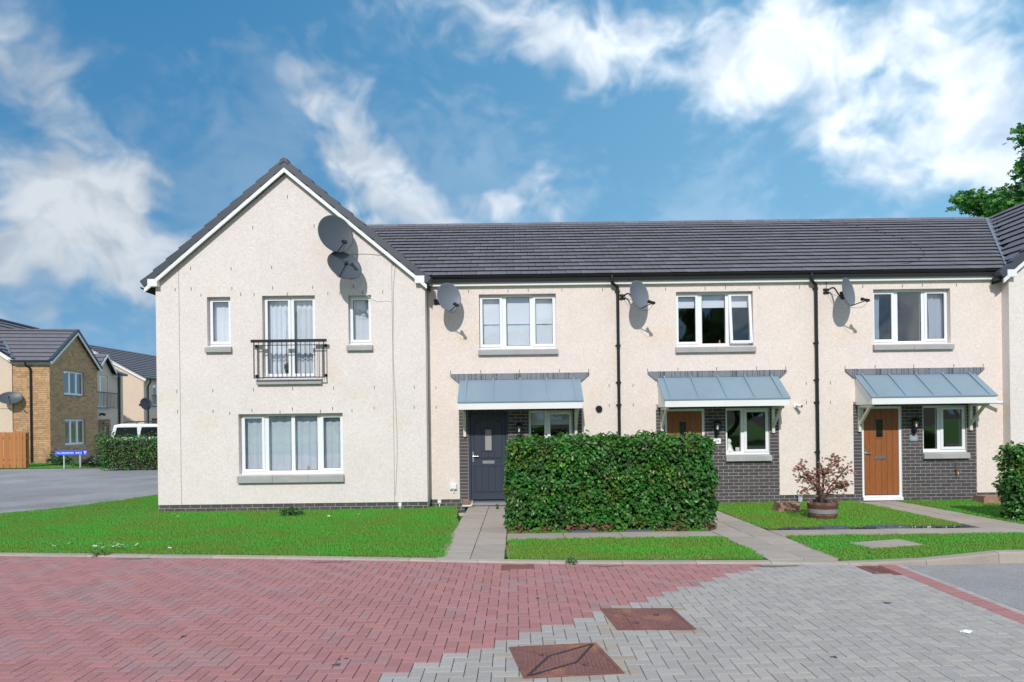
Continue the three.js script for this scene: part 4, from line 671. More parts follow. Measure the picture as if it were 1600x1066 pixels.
// manhole covers: iron frame, two triangular plates, ribs
covers.forEach(({ c }, n) => {
  const t = thing('manhole_cover', n ? 'rusty iron manhole cover farther from the camera, on grey paving' : 'rusty iron manhole cover nearest the camera, with crossing ribs', 'manhole cover', [0, 0, 0], 0, 'square drain covers in the paving');
  const tri = (P, y, h) => { const g = new THREE.ExtrudeGeometry(shapeOf(P.map(([x, z]) => [x, -z])), { depth: h, bevelEnabled: false }); g.rotateX(-Math.PI / 2); g.translate(0, y - h, 0); return metric(g); };
  const inn = grown(c, -0.026), out = grown(c, 0.012);
  const fr = shapeOf(out.map(([x, z]) => [x, -z])); fr.holes.push(new THREE.Path(inn.map(([x, z]) => new THREE.Vector2(x, -z))));
  const fg = new THREE.ExtrudeGeometry(fr, { depth: 0.05, bevelEnabled: false }); fg.rotateX(-Math.PI / 2); fg.translate(0, -0.043, 0); part('frame', metric(fg), M.rust, t);
  const [a, b, cc, d] = grown(c, -0.0265), sh = (P) => { const q = P.reduce((s, p) => [s[0] + p[0] / 3, s[1] + p[1] / 3], [0, 0]); return P.map((p) => [lerp(p[0], q[0], 0.004), lerp(p[1], q[1], 0.004)]); };
  const halves = n ? [[a, b, cc], [a, cc, d]] : [[a, b, d], [b, cc, d]];
  for (const P of halves) part('cover_plate', tri(sh(P), 0.004, 0.02), M.rust, t);
  { const st = [], r = rng(40 + n), bx = [Math.min(...c.map((p) => p[0])), Math.max(...c.map((p) => p[0]))], bz = [Math.min(...c.map((p) => p[1])), Math.max(...c.map((p) => p[1]))], safe = grown(c, -0.06); for (let x = bx[0], i = 0; x < bx[1]; x += 0.03, i++) for (let z = bz[0] + (i % 2) * 0.015; z < bz[1]; z += 0.03) if (inPoly(x, z, safe) && r() > 0.06) { const g = new THREE.BoxGeometry(0.018, 0.004, 0.009); g.rotateY(i % 2 ? 0.6 : -0.6); g.translate(x, 0.0055, z); st.push(metric(g)); } const s = part('raised_studs', mergeGeometries(st), M.rustLight, t); s.userData = { kind: 'stuff' }; }
  const rib = (p, q, w, mat, h = 0.0085) => { const dx = q[0] - p[0], dz = q[1] - p[1], l = Math.hypot(dx, dz), g = box(w, 0.008, l, 0, h - 0.004, l / 2); g.rotateY(Math.atan2(dx, dz)); g.translate(p[0], 0, p[1]); return part('rib', g, mat, t); };
  const mix = (p, q, s) => [lerp(p[0], q[0], s), lerp(p[1], q[1], s)], mid = mix(a, cc, 0.5);
  if (!n) { for (const s of [0.25, 0.75]) { const e = s < 0.5 ? a : cc; const m = mix(b, d, 0.5), o = mix(m, e, 0.26); rib(mix(d, o, 0.04), o, 0.02, M.iron); rib(o, mix(b, o, 0.04), 0.02, M.iron); rib(e, o, 0.012, M.rust); } }
  else { rib(mix(a, d, 0.1), mix(cc, d, 0.1), 0.012, M.rust); for (const e of [b, d]) rib(mix(e, mid, 0.05), mix(e, mid, 0.6), 0.014, M.rust); rib(mix(a, b, 0.25), mix(d, cc, 0.2), 0.012, M.rust); }
  for (const s of [0.3, 0.7]) { const p = n ? mix(b, d, s) : mix(a, cc, s), g = rod([p[0], 0.0035, p[1]], [p[0], 0.0062, p[1]], 0.03, 14); part('key_hole', g, M.blackMatt, t); }
});
function gully(x0, x1, z0, z1, label, mat, slotsX) {
  const t = thing('gully_grate', label, 'drain grate', [(x0 + x1) / 2, 0, (z0 + z1) / 2], 0), w = x1 - x0, d = z1 - z0;
  const fr = shapeOf(rect(-w / 2, w / 2, -d / 2, d / 2)); fr.holes.push(new THREE.Path(shapeOf(rect(-w / 2 + 0.025, w / 2 - 0.025, -d / 2 + 0.025, d / 2 - 0.025)).getPoints()));
  const g = new THREE.ExtrudeGeometry(fr, { depth: 0.045, bevelEnabled: false }); g.rotateX(-Math.PI / 2); g.translate(0, -0.04, 0); part('frame', metric(g), mat, t);
  const n = 8; for (let k = 0; k < n; k++) { const s = (k + 0.5) / n - 0.5; part('bar', slotsX ? box(w - 0.05, 0.03, d / n * 0.55, 0, -0.014, s * (d - 0.05)) : box(w / n * 0.55, 0.03, d - 0.05, s * (w - 0.05), -0.014, 0), mat, t); }
  for (const x of [-w / 2 + 0.035, w / 2 - 0.035]) part('end_bar', box(0.045, 0.032, d - 0.052, x, -0.0138, 0), mat, t);
  part('pit', box(w - 0.04, 0.01, d - 0.04, 0, -0.05, 0), M.dark, t);
}
gully(-0.2, 0.2, -8.6, -8.36, 'iron gully grate beside kerb in the red paving', M.rust, true); gully(4.1, 4.4, -8.27, -7.87, 'rusty gully grate in corner where grey paving meets asphalt', M.rust, false);

// slab paths: every slab its own piece
const slabGeo = (w, d) => { const g = soft(w - 0.008, d - 0.008, 0.05, 0.004); g.rotateX(-Math.PI / 2); g.translate(0, -0.025, 0); return g; };
const s4560 = slabGeo(0.45, 0.6), s9060 = slabGeo(0.9, 0.6), s4530 = slabGeo(0.45, 0.3);
function pathAlongZ(x0, cols, zA, zB, seed, skip) {
  const r = rng(seed), w = cols * 0.45, P = struct('path', flat([[x0 - 0.01, zA + 0.02], [x0 + w + 0.01, zA + 0.02], [x0 + w + 0.01, zB], [x0 - 0.01, zB]], (z) => gy(z) - 0.03), M.jointSand);
  for (let c = 0; c < cols; c++) for (let z = zA - (c % 2) * 0.0; z > zB + 0.05; z -= 0.6) { const l = Math.min(0.6, z - zB), m = part('paving_slab', s4560, M.slabs[Math.floor(r() * 4)], P); m.scale.z = l / 0.6; m.position.set(x0 + (c + 0.5) * 0.45, gy(z - l / 2) + (r() - 0.5) * 0.006, z - l / 2); m.rotation.set(-0.022 + (r() - 0.5) * 0.006, (r() - 0.5) * 0.008, (r() - 0.5) * 0.008); }
  return P;
}
function pathAlongX(z0, xA, xB, seed) {
  const r = rng(seed), P = struct('path', flat([[xA, z0 + 0.31], [xB, z0 + 0.31], [xB, z0 - 0.31], [xA, z0 - 0.31]], (z) => gy(z) - 0.03), M.jointSand);
  for (let x = xA; x < xB - 0.08; x += 0.9) { const l = Math.min(0.9, xB - x), m = part('paving_slab', s9060, M.slabs[Math.floor(r() * 4)], P); m.scale.x = l / 0.9; m.position.set(x + l / 2, gy(z0) + (r() - 0.5) * 0.006, z0); m.rotation.set(-0.022 + (r() - 0.5) * 0.006, (r() - 0.5) * 0.006, (r() - 0.5) * 0.006); }
}
pathAlongZ(-1.07, 2, -8.83, -15.18, 81); pathAlongZ(3.15, 2, -8.58, -15.18, 82); pathAlongZ(7.52, 2, -10.45, -15.18, 83);
pathAlongX(-10.75, -0.165, 3.14, 84); pathAlongX(-10.75, 4.06, 7.52, 85); pathAlongX(-10.75, 8.43, 13, 86);
// flat covers lying beside the paths
function flatCover(x, z, w, d, turn, mat, label, name = 'inspection_cover') { const t = thing(name, label, 'drain cover', [x, gy(z) + 0.012, z], turn); const g = soft(w, d, 0.04, 0.004); g.rotateX(-Math.PI / 2); g.translate(0, -0.012, 0); part('frame', g, mat, t); const q = soft(w - 0.05, d - 0.05, 0.012, 0.003); q.rotateX(-Math.PI / 2); q.translate(0, 0.008, 0); part('lid', q, mat, t); }
const coverBlue = std({ color: lin(0.1, 0.115, 0.15), roughness: 0.6, map: speckle });
flatCover(5.14, -9.53, 0.86, 0.42, 0.28, M.slabs[1], 'grey concrete access cover set in the front lawn strip', 'concrete_cover');
flatCover(5.2, -11.2, 0.42, 0.24, 0.02, coverBlue, 'small dark cover beside path, nearer the barrel planter'); flatCover(6.1, -11.2, 0.55, 0.26, 0.02, coverBlue, 'larger dark cover beside path in front of the end lawn');
flatCover(1.05, -11.1, 0.38, 0.14, 0, coverBlue, 'dark cover under the hedge edge, nearer the grey door path'); flatCover(1.95, -11.1, 0.42, 0.14, 0, coverBlue, 'dark cover under the hedge edge, nearer the second path');

/* ------------------------------------------------------------------ lawns */
const bladeTuft = (seed, n, h, spread, w) => {
  const r = rng(seed), v = [], nn = [];
  for (let k = 0; k < n; k++) {
    const a = r() * 6.283, rad = Math.sqrt(r()) * spread, bx = Math.cos(a) * rad, bz = Math.sin(a) * rad, t = r() * 6.283, hh = h * (0.55 + 0.6 * r()), lean = hh * (0.2 + 0.6 * r()), lx = Math.cos(t) * lean, lz = Math.sin(t) * lean, px = -Math.sin(t) * w, pz = Math.cos(t) * w;
    const b0 = [bx - px, 0, bz - pz], b1 = [bx + px, 0, bz + pz], m0 = [bx + lx * 0.35 - px * 0.8, hh * 0.6, bz + lz * 0.35 - pz * 0.8], m1 = [bx + lx * 0.35 + px * 0.8, hh * 0.6, bz + lz * 0.35 + pz * 0.8], tip = [bx + lx, hh, bz + lz];
    for (const p of [b0, b1, m1, b0, m1, m0, m0, m1, tip]) { v.push(...p); const q = new THREE.Vector3(Math.cos(t) * -0.5, 1, Math.sin(t) * -0.5).normalize(); nn.push(q.x, q.y, q.z); }
  }
  const g = new THREE.BufferGeometry(); g.setAttribute('position', new THREE.Float32BufferAttribute(v, 3)); g.setAttribute('normal', new THREE.Float32BufferAttribute(nn, 3)); g.setAttribute('uv', new THREE.Float32BufferAttribute(new Float32Array(v.length / 3 * 2), 2)); return g;
};
const tufts = [bladeTuft(1, 13, 0.024, 0.036, 0.002), bladeTuft(2, 13, 0.03, 0.038, 0.002), bladeTuft(3, 12, 0.02, 0.036, 0.0024)];
M.grass = new THREE.MeshPhysicalMaterial({ color: 0xffffff, roughness: 0.8, transmission: 0.3, thickness: 0, side: THREE.DoubleSide });
function lawn(poly, density, seed, opt = {}) {
  const L = struct('lawn', flat(poly, opt.y || ((z) => gy(z) - 0.012)), M.earth), r = rng(seed), xs = poly.map((p) => p[0]), zs = poly.map((p) => p[1]);
  const x0 = Math.min(...xs), x1 = Math.max(...xs), z0 = Math.min(...zs), z1 = Math.max(...zs), N = Math.round((x1 - x0) * (z1 - z0) * density), sets = [[], [], []];
  for (let k = 0; k < N; k++) {
    const x = lerp(x0, x1, r()), z = lerp(z0, z1, r()); if (!inPoly(x, z, poly)) continue;
    if (opt.avoid && opt.avoid.some(([a, b, c, d, t]) => { const dx = x - a, dz = z - b, cs = Math.cos(t || 0), sn = Math.sin(t || 0); return Math.abs(dx * cs - dz * sn) < c && Math.abs(dx * sn + dz * cs) < d; })) continue;
    const big = fbm2(x * 0.55 + seed, z * 0.8, 3), mid = fbm2(x * 2.3, z * 2.9 + seed, 3), thin = fbm2(x * 1.3 + 40, z * 1.9 + seed, 3);
    let e = 9; for (let i = 0, j = poly.length - 1; i < poly.length; j = i++) { const ax = poly[j][0], az = poly[j][1], bx = poly[i][0] - ax, bz = poly[i][1] - az, t = clamp(((x - ax) * bx + (z - az) * bz) / (bx * bx + bz * bz)); e = Math.min(e, Math.hypot(x - ax - bx * t, z - az - bz * t)); }
    const dry = clamp(smooth(0.16, 0.0, e - 0.05 * fbm2(x * 4, z * 4, 2)) * smooth(-0.15, 0.3, thin) * 0.9 + smooth(0.33, 0.52, thin) * (opt.worn || 0.5)); if (dry > 0.55 && r() < 0.45) continue;
    const lush = clamp(0.5 + big * 1.3 + mid * 0.6), s = (0.75 + 0.5 * r()) * lerp(0.9, 1.2, lush) * (opt.size || 1);
    const g = lerp(0.37, 0.47, lush) * (0.88 + 0.24 * r()), yel = clamp(0.45 - lush * 0.5 + 0.25 * r() + (opt.yellow || 0));
    let c = [lerp(0.09, 0.28, yel), g, lerp(0.014, 0.026, r())]; c = c.map((q, i) => lerp(q, [0.42, 0.36, 0.18][i], dry * (0.3 + 0.6 * r())));
    sets[Math.floor(r() * 3)].push([x, (opt.y || gy)(z) - 0.004, z, s, r() * 6.283, c, (r() - 0.5) * 0.5]);
  }
  const d = new THREE.Object3D();
  sets.forEach((list, k) => { if (!list.length) return; const im = shade(new THREE.InstancedMesh(tufts[k], M.grass, list.length)); im.name = 'grass'; im.userData = { kind: 'stuff' };
    list.forEach(([x, y, z, s, a, c, t], n) => { d.position.set(x, y, z); d.rotation.set(t * 0.4, a, t * 0.3); d.scale.set(s, s, s); d.updateMatrix(); im.setMatrixAt(n, d.matrix); im.setColorAt(n, new THREE.Color(...c)); }); L.add(im); });
  return L;
}
const kz = (x) => kerbZ(x) - 0.14;
const wob = (a, b, n, amp, seed) => { const r = rng(seed), out = []; for (let i = 0; i <= n; i++) out.push([lerp(a[0], b[0], i / n) + (r() - 0.5) * amp, lerp(a[1], b[1], i / n) + (r() - 0.5) * amp]); return out; };
lawn([...Array.from({ length: 24 }, (_, i) => { const x = lerp(-12.6, -1.03, i / 23); return [x, kz(x)]; }), ...wob([-0.99, -9.1], [-1.06, -12.4], 9, 0.1, 1), ...wob([-1.12, -12.6], [-1.36, -15.2], 6, 0.06, 2), [-1.9, -15.19], [-1.95, -14.81], [-7.77, -14.81], [-7.78, -15.2], [-11.1, -15.2], [-11.7, -13.6], [-12.4, -11.6]], 1500, 3, { worn: 0.05 });
lawn([[-7.79, -15.21], [-11.08, -15.21], [-10.5, -15.95], [-9.95, -17.1], [-9.55, -18.2], [-9.4, -21], [-7.79, -21]], 700, 4);
lawn([...Array.from({ length: 9 }, (_, i) => { const x = lerp(-0.13, 3.12, i / 8); return [x, kz(x) - 0.03]; }), ...wob([3.16, -9.4], [3.14, -10.3], 3, 0.06, 5), [3.05, -10.43], [-0.12, -10.43], [-0.16, -9.5]], 1300, 5, { yellow: 0.12, worn: 0.2 });
lawn([...Array.from({ length: 14 }, (_, i) => { const x = lerp(4.03, 13, i / 13); return [x, kz(x)]; }), [13, -10.43], [4.1, -10.43], [4.02, -9.6]], 1250, 6, { avoid: [[5.14, -9.53, 0.42, 0.2, 0.28]], worn: 0.2 });
lawn([[4.12, -11.16], ...wob([4.6, -11.2], [7.3, -11.2], 8, 0.09, 7), [7.46, -11.5], ...wob([7.5, -12], [7.5, -15.1], 5, 0.06, 8), [7.4, -15.19], [4.12, -15.19], ...wob([4.08, -14.5], [4.08, -11.5], 5, 0.06, 9)], 1000, 7, { yellow: 0.22, worn: 0.4, avoid: [[5.2, -11.2, 0.23, 0.14], [6.1, -11.2, 0.3, 0.15], [5.56, -12.42, 0.24, 0.24]] });
lawn([[8.44, -11.1], [13, -11.1], [13, -14.9], [10.8, -14.96], [10.8, -15.19], [8.44, -15.19]], 800, 8, { yellow: 0.1 });
lawn([[-0.15, -11.08], [3.1, -11.08], [3.13, -15.19], [-0.13, -15.19]], 500, 9, { yellow: 0.15, worn: 0.9 });
lawn([[-21.4, -28.4], [-15.4, -28.2], [-14.5, -30.5], [-21.9, -31.9], [-23.9, -31.6], [-24, -28.6]], 260, 10, { y: () => -0.015, size: 1.6 });
{ // daisies in the front lawn
  const r = rng(90), stem = std({ color: lin(0.1, 0.2, 0.04), roughness: 0.8 }), pet = std({ color: lin(0.8, 0.8, 0.78), roughness: 0.6 }), g = merge([rod([0, 0, 0], [0, 0.055, 0], 0.002, 4)]), h = (() => { const q = []; for (let k = 0; k < 9; k++) { const p = box(0.006, 0.002, 0.015, 0, 0, 0.011); p.rotateX(-0.2); p.rotateY(k / 9 * 6.283); q.push(p); } return merge(q); })(), eye = std({ color: lin(0.6, 0.4, 0.03), roughness: 0.8 }), eg = rod([0, -0.002, 0], [0, 0.004, 0], 0.006, 8);
  for (let k = 0; k < 24; k++) {
    const cl = k < 19, x = cl ? -5.9 + (r() + r() - 1) * 1.1 : -10.5 + r() * 8, z = cl ? kz(x) - 0.08 - r() * 0.5 : -9.9 - r() * 4.2; if (!cl && z > kz(x) - 0.1) continue;
    const t = thing('daisy', cl ? 'white daisy in the cluster near the kerb, gable house lawn' : 'single white daisy scattered in the gable house lawn', 'flower', [x, gy(z) + 0.005, z], r() * 6, cl ? 'daisies clustered by the kerb' : 'scattered daisies');
    const s = 0.9 + r() * 0.7; t.scale.set(s, s * 0.9, s);
    part('stem', g, stem, t); const f = part('petals', h, pet, t); f.position.y = 0.056; f.rotation.set((r() - 0.5) * 0.9 + 0.3, 0, (r() - 0.5) * 0.7); const e = part('eye', eg, eye, t); e.position.y = 0.058;
  }
}

/* ------------------------------------------------------------------ hedges, shrubs and trees */
function leafGeo(l, w, fold) { const g = new THREE.BufferGeometry(); const P = [[0, 0, 0], [w * 0.75, fold, l * 0.3], [w, fold * 1.2, l * 0.55], [0, -fold * 0.2, l], [0, 0, l * 0.5], [-w * 0.75, fold, l * 0.3], [-w, fold * 1.2, l * 0.55]], I = [0, 1, 4, 1, 2, 4, 2, 3, 4, 0, 4, 5, 5, 4, 6, 6, 4, 3]; const v = []; for (const i of I) v.push(...P[i]); g.setAttribute('position', new THREE.Float32BufferAttribute(v, 3)); g.setAttribute('uv', new THREE.Float32BufferAttribute(new Float32Array(I.length * 2), 2)); g.computeVertexNormals(); return g; }
M.leaf = new THREE.MeshPhysicalMaterial({ color: 0xffffff, roughness: 0.42, transmission: 0.3, thickness: 0, side: THREE.DoubleSide });
M.leafMatt = new THREE.MeshPhysicalMaterial({ color: 0xffffff, roughness: 0.75, transmission: 0.35, thickness: 0, side: THREE.DoubleSide });
M.bark = std({ map: colorTex(256, 0.5, (u, v) => { const k = 0.5 + T(u, v * 0.3, 32, 3); return [0.085 * k, 0.065 * k, 0.05 * k]; }), roughness: 1 });
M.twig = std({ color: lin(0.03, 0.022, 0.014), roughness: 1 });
function scatter(parent, geo, mat, list, name = 'foliage') {
  const im = shade(new THREE.InstancedMesh(geo, mat, list.length)), m = new THREE.Matrix4(), q = new THREE.Quaternion(), s = new THREE.Vector3();
  list.forEach(([p, dir, nrm, size, c], k) => { const z = dir.clone().normalize(), x = new THREE.Vector3().crossVectors(nrm, z).normalize(), y = new THREE.Vector3().crossVectors(z, x); m.makeBasis(x, y, z); m.scale(s.set(size, size, size)); m.setPosition(p); im.setMatrixAt(k, m); im.setColorAt(k, c); });
  im.name = name; im.userData = { kind: 'stuff' }; parent.add(im); return im;
}
const oval = leafGeo(0.068, 0.024, 0.007);
function hedge(label, [x0, x1, z0, z1], h, per, seed, opt = {}) {
  const base = opt.base ?? gy((z0 + z1) / 2), t = thing('hedge', label, 'hedge', [(x0 + x1) / 2, base, (z0 + z1) / 2], 0), r = rng(seed), W = x1 - x0, D = Math.abs(z1 - z0), list = [], dead = [];
  const area = [W * h, W * h, D * h, D * h, W * D], tot = area.reduce((a, b) => a + b), N = Math.round(tot * per), V = (x, y, z) => new THREE.Vector3(x, y, z);
  const bulge = (x, y, z) => 0.075 * n3(x * 1.6 + seed, y * 1.9, z * 1.6) + 0.05 * n3(x * 5, y * 5 + seed, z * 5);
  for (let k = 0; k < N; k++) {
    let a = r() * tot, f = 0; while (a > area[f]) a -= area[f++];
    let p, n; const u = r() - 0.5, v = r();
    if (f === 0) { p = V(u * W, v * h, D / 2); n = V(0, 0, 1); } else if (f === 1) { p = V(u * W, v * h, -D / 2); n = V(0, 0, -1); } else if (f === 2) { p = V(-W / 2, v * h, u * D); n = V(-1, 0, 0); } else if (f === 3) { p = V(W / 2, v * h, u * D); n = V(1, 0, 0); } else { p = V(u * W, h, (v - 0.5) * D); n = V(0, 1, 0); }
    const cr = 0.12; // soften the corners
    p.x = clamp(p.x, -W / 2, W / 2); const inx = clamp(p.x, -W / 2 + cr, W / 2 - cr), iny = Math.min(p.y, h - cr), inz = clamp(p.z, -D / 2 + cr, D / 2 - cr), c = V(inx, iny, inz), o = p.clone().sub(c); if (o.length() > 1e-4) { o.normalize(); n = o.clone(); p = c.addScaledVector(o, cr); }
    const depth = Math.pow(r(), 1.5) * 0.2 - 0.03 - (r() < 0.03 ? 0.05 * r() : 0); p.addScaledVector(n, bulge(p.x, p.y, p.z) - depth);
    if (p.y > h * 0.94 && r() < 0.14) p.y += r() * r() * (opt.shoots ?? 0.11);
    if (p.y < 0.015) p.y = 0.015 + r() * 0.05;
    if (p.y < 0.14 && r() < 0.4) continue;
    const nr = n.clone().multiplyScalar(0.9).add(V(r() - 0.5, r() - 0.2, r() - 0.5).multiplyScalar(1.5)).normalize(), dir = V(r() - 0.5, -0.35 + (r() - 0.5) * 0.9, r() - 0.5).add(n.clone().multiplyScalar(0.35));
    const tone = 0.5 + 0.5 * n3(p.x * 2.2, p.y * 2.2, p.z * 2.2 + seed), young = smooth(0.15, 0.65, n3(p.x * 1.7 + 9, p.y * 1.7, seed)) * 0.6 + (p.y > h * 0.93 ? 0.25 : 0), k2 = 0.5 + 0.85 * r();
    const C = new THREE.Color(lerp(0.05, 0.19, young * r()) * k2, lerp(0.14, 0.25, tone) * lerp(1, 1.5, young * r()) * k2, lerp(0.026, 0.02, young) * k2);
    if (r() < 0.03) C.setRGB(0.17 + 0.1 * r(), 0.3, 0.04); else if (r() < 0.004) C.setRGB(0.25, 0.12, 0.05);
    list.push([p, dir, nr, 0.7 + 0.6 * r(), C]);
  }
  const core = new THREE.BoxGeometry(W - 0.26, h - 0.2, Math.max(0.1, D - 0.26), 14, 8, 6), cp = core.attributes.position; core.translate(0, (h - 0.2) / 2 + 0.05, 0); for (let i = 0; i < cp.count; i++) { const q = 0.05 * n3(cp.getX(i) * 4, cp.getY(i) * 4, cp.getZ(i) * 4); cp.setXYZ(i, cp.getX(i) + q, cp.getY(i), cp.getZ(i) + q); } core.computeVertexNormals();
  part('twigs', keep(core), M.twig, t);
  const stems = []; for (let x = -W / 2 + 0.15; x < W / 2; x += 0.28) stems.push(rod([x + (r() - 0.5) * 0.1, 0, (r() - 0.5) * D * 0.5], [x, 0.3, (r() - 0.5) * D * 0.4], 0.016, 5)); part('stems', merge(stems), M.bark, t);
  scatter(t, oval, M.leaf, list);
  if (opt.dead) { for (const [dx, n, w] of opt.dead) for (let k = 0; k < n; k++) { const x = dx + (r() + r() - 1) * w, y = 0.01 + r() * r() * 0.16, z = D / 2 - 0.03 + r() * 0.09, kk = 0.7 + 0.6 * r(); dead.push([V(x, y, z), V(r() - 0.5, -0.4 + r() * 0.6, r() - 0.2), V(r() - 0.5, r(), r() - 0.2).normalize(), 0.7 + r() * 0.7, new THREE.Color(0.26 * kk, 0.12 * kk, 0.06 * kk)]); } scatter(t, oval, M.leafMatt, dead, 'dead_leaves'); }
  return t;
}
hedge('dense clipped green hedge in front of the terrace, between the first two paths', [-0.09, 3.24, -11.24, -12.2], 1.47, 2300, 21, { dead: [[-1.5, 60, 0.2], [-0.55, 120, 0.25], [-0.15, 120, 0.22], [0.75, 50, 0.15], [1.05, 100, 0.13], [1.6, 30, 0.1], [-1.1, 30, 0.2]] });
hedge('dark green hedge cut off at the edge, in front of the end house', [8.62, 11.4, -11.68, -12.2], 1.27, 1900, 22);
hedge('low green hedge in front of the parked white car', [-16.3, -12.6, -26.7, -27.8], 1.26, 520, 23, { base: 0, shoots: 0.3 });

function growTree(t, { seed, height, trunk, levels, spread, leaf, leafMat, leafSize, per, colors, bare = 0.25, kids = 4, droop = 0, clump = 0.35, barkMat = M.bark }) {
  const r = rng(seed), wood = [], tips = [], V = (x, y, z) => new THREE.Vector3(x, y, z);
  const branch = (p, d, len, rad, lv) => {
    let q = p.clone(), dir = d.clone(); const segs = 3;
    for (let s = 0; s < segs; s++) { const nd = dir.clone().add(V(r() - 0.5, (r() - 0.5) * 0.5 + (lv ? 0.06 : 0.05) - droop * lv * 0.1, r() - 0.5).multiplyScalar(0.35)).normalize(), nq = q.clone().addScaledVector(nd, len / segs), r0 = rad * (1 - s / segs * 0.45), r1 = rad * (1 - (s + 1) / segs * 0.45); wood.push(rod(q.toArray(), nq.toArray(), r0, lv < 2 ? 8 : 5, r1)); if (lv >= levels - 1) tips.push(nq.clone()); 
      if (lv < levels && (lv > 0 || s > 0 || bare < 0.2)) { const n = lv === 0 ? kids : 2; for (let k = 0; k < n; k++) { const a = r() * 6.283, out = V(Math.cos(a), 0.25 + r() * 0.5, Math.sin(a)).normalize(), cd = nd.clone().multiplyScalar(0.45).addScaledVector(out, spread).normalize(); branch(nq, cd, len * (0.5 + 0.25 * r()), r1 * 0.6, lv + 1); } }
      q = nq; dir = nd; }
    tips.push(q);
  };
  branch(V(0, 0, 0), V(0, 1, 0), height, trunk, 0);
  part('trunk', merge(wood), barkMat, t);
  const list = []; for (const p of tips) for (let k = 0; k < per; k++) { const o = V(r() + r() - 1, (r() + r() - 1) * 0.75, r() + r() - 1).multiplyScalar(clump), c = colors[Math.floor(r() * colors.length)], kk = 0.75 + 0.5 * r(); list.push([p.clone().add(o), V(r() - 0.5, r() * -0.7, r() - 0.5), V(r() - 0.5, 0.4 + r(), r() - 0.5).normalize(), leafSize * (0.7 + 0.6 * r()), new THREE.Color(c[0] * kk, c[1] * kk, c[2] * kk)]); }
  scatter(t, leaf, leafMat, list, 'crown'); return tips.length;
}
const greens = [[0.045, 0.15, 0.025], [0.065, 0.19, 0.03], [0.09, 0.23, 0.035], [0.035, 0.115, 0.028]];
const sprayLeaf = (() => { const list = []; for (let k = 0; k < 5; k++) { const g = leafGeo(0.16, 0.045, 0.012); g.rotateY((k - 2) * 0.55); g.rotateX((k % 2 ? 0.25 : -0.2)); g.translate(0, 0, Math.abs(k - 2) * -0.03); list.push(g); } return merge(list); })();
{
  const t = thing('tree', 'tall leafy green tree rising behind the roof of the end house', 'tree', [28.6, -0.3, -33]);
  growTree(t, { seed: 7, height: 7.4, trunk: 0.3, levels: 3, spread: 0.95, leaf: sprayLeaf, leafMat: M.leafMatt, leafSize: 1.2, per: 34, colors: greens.map((c) => c.map((q) => q * 1.7)), kids: 5, clump: 0.62 });
}
// trees across the street, behind the camera: the windows mirror them
[[-15, 27, 5.2, 31], [-8.5, 30, 6, 32], [-1.5, 26, 5, 33], [5.5, 29, 6.2, 34], [12, 27, 5.4, 35], [19, 30, 6, 36]].forEach(([x, z, h, s], k) => {
  const t = thing('tree', ['broad tree across the street mirrored in the panes, far end', 'tall tree across the street mirrored in the gable house panes', 'smaller tree across the street mirrored in the first terrace panes', 'tall tree across the street mirrored in the middle house panes', 'round tree across the street mirrored in the end house panes', 'tree across the street at the opposite far end'][k], 'tree', [x, -0.3, z], 0, 'trees across the street');
  growTree(t, { seed: s, height: h, trunk: 0.2, levels: 2, spread: 1, leaf: sprayLeaf, leafMat: M.leafMatt, leafSize: 2.6, per: 42, colors: greens, kids: 6, clump: 1.3, bare: 0.1 });
});
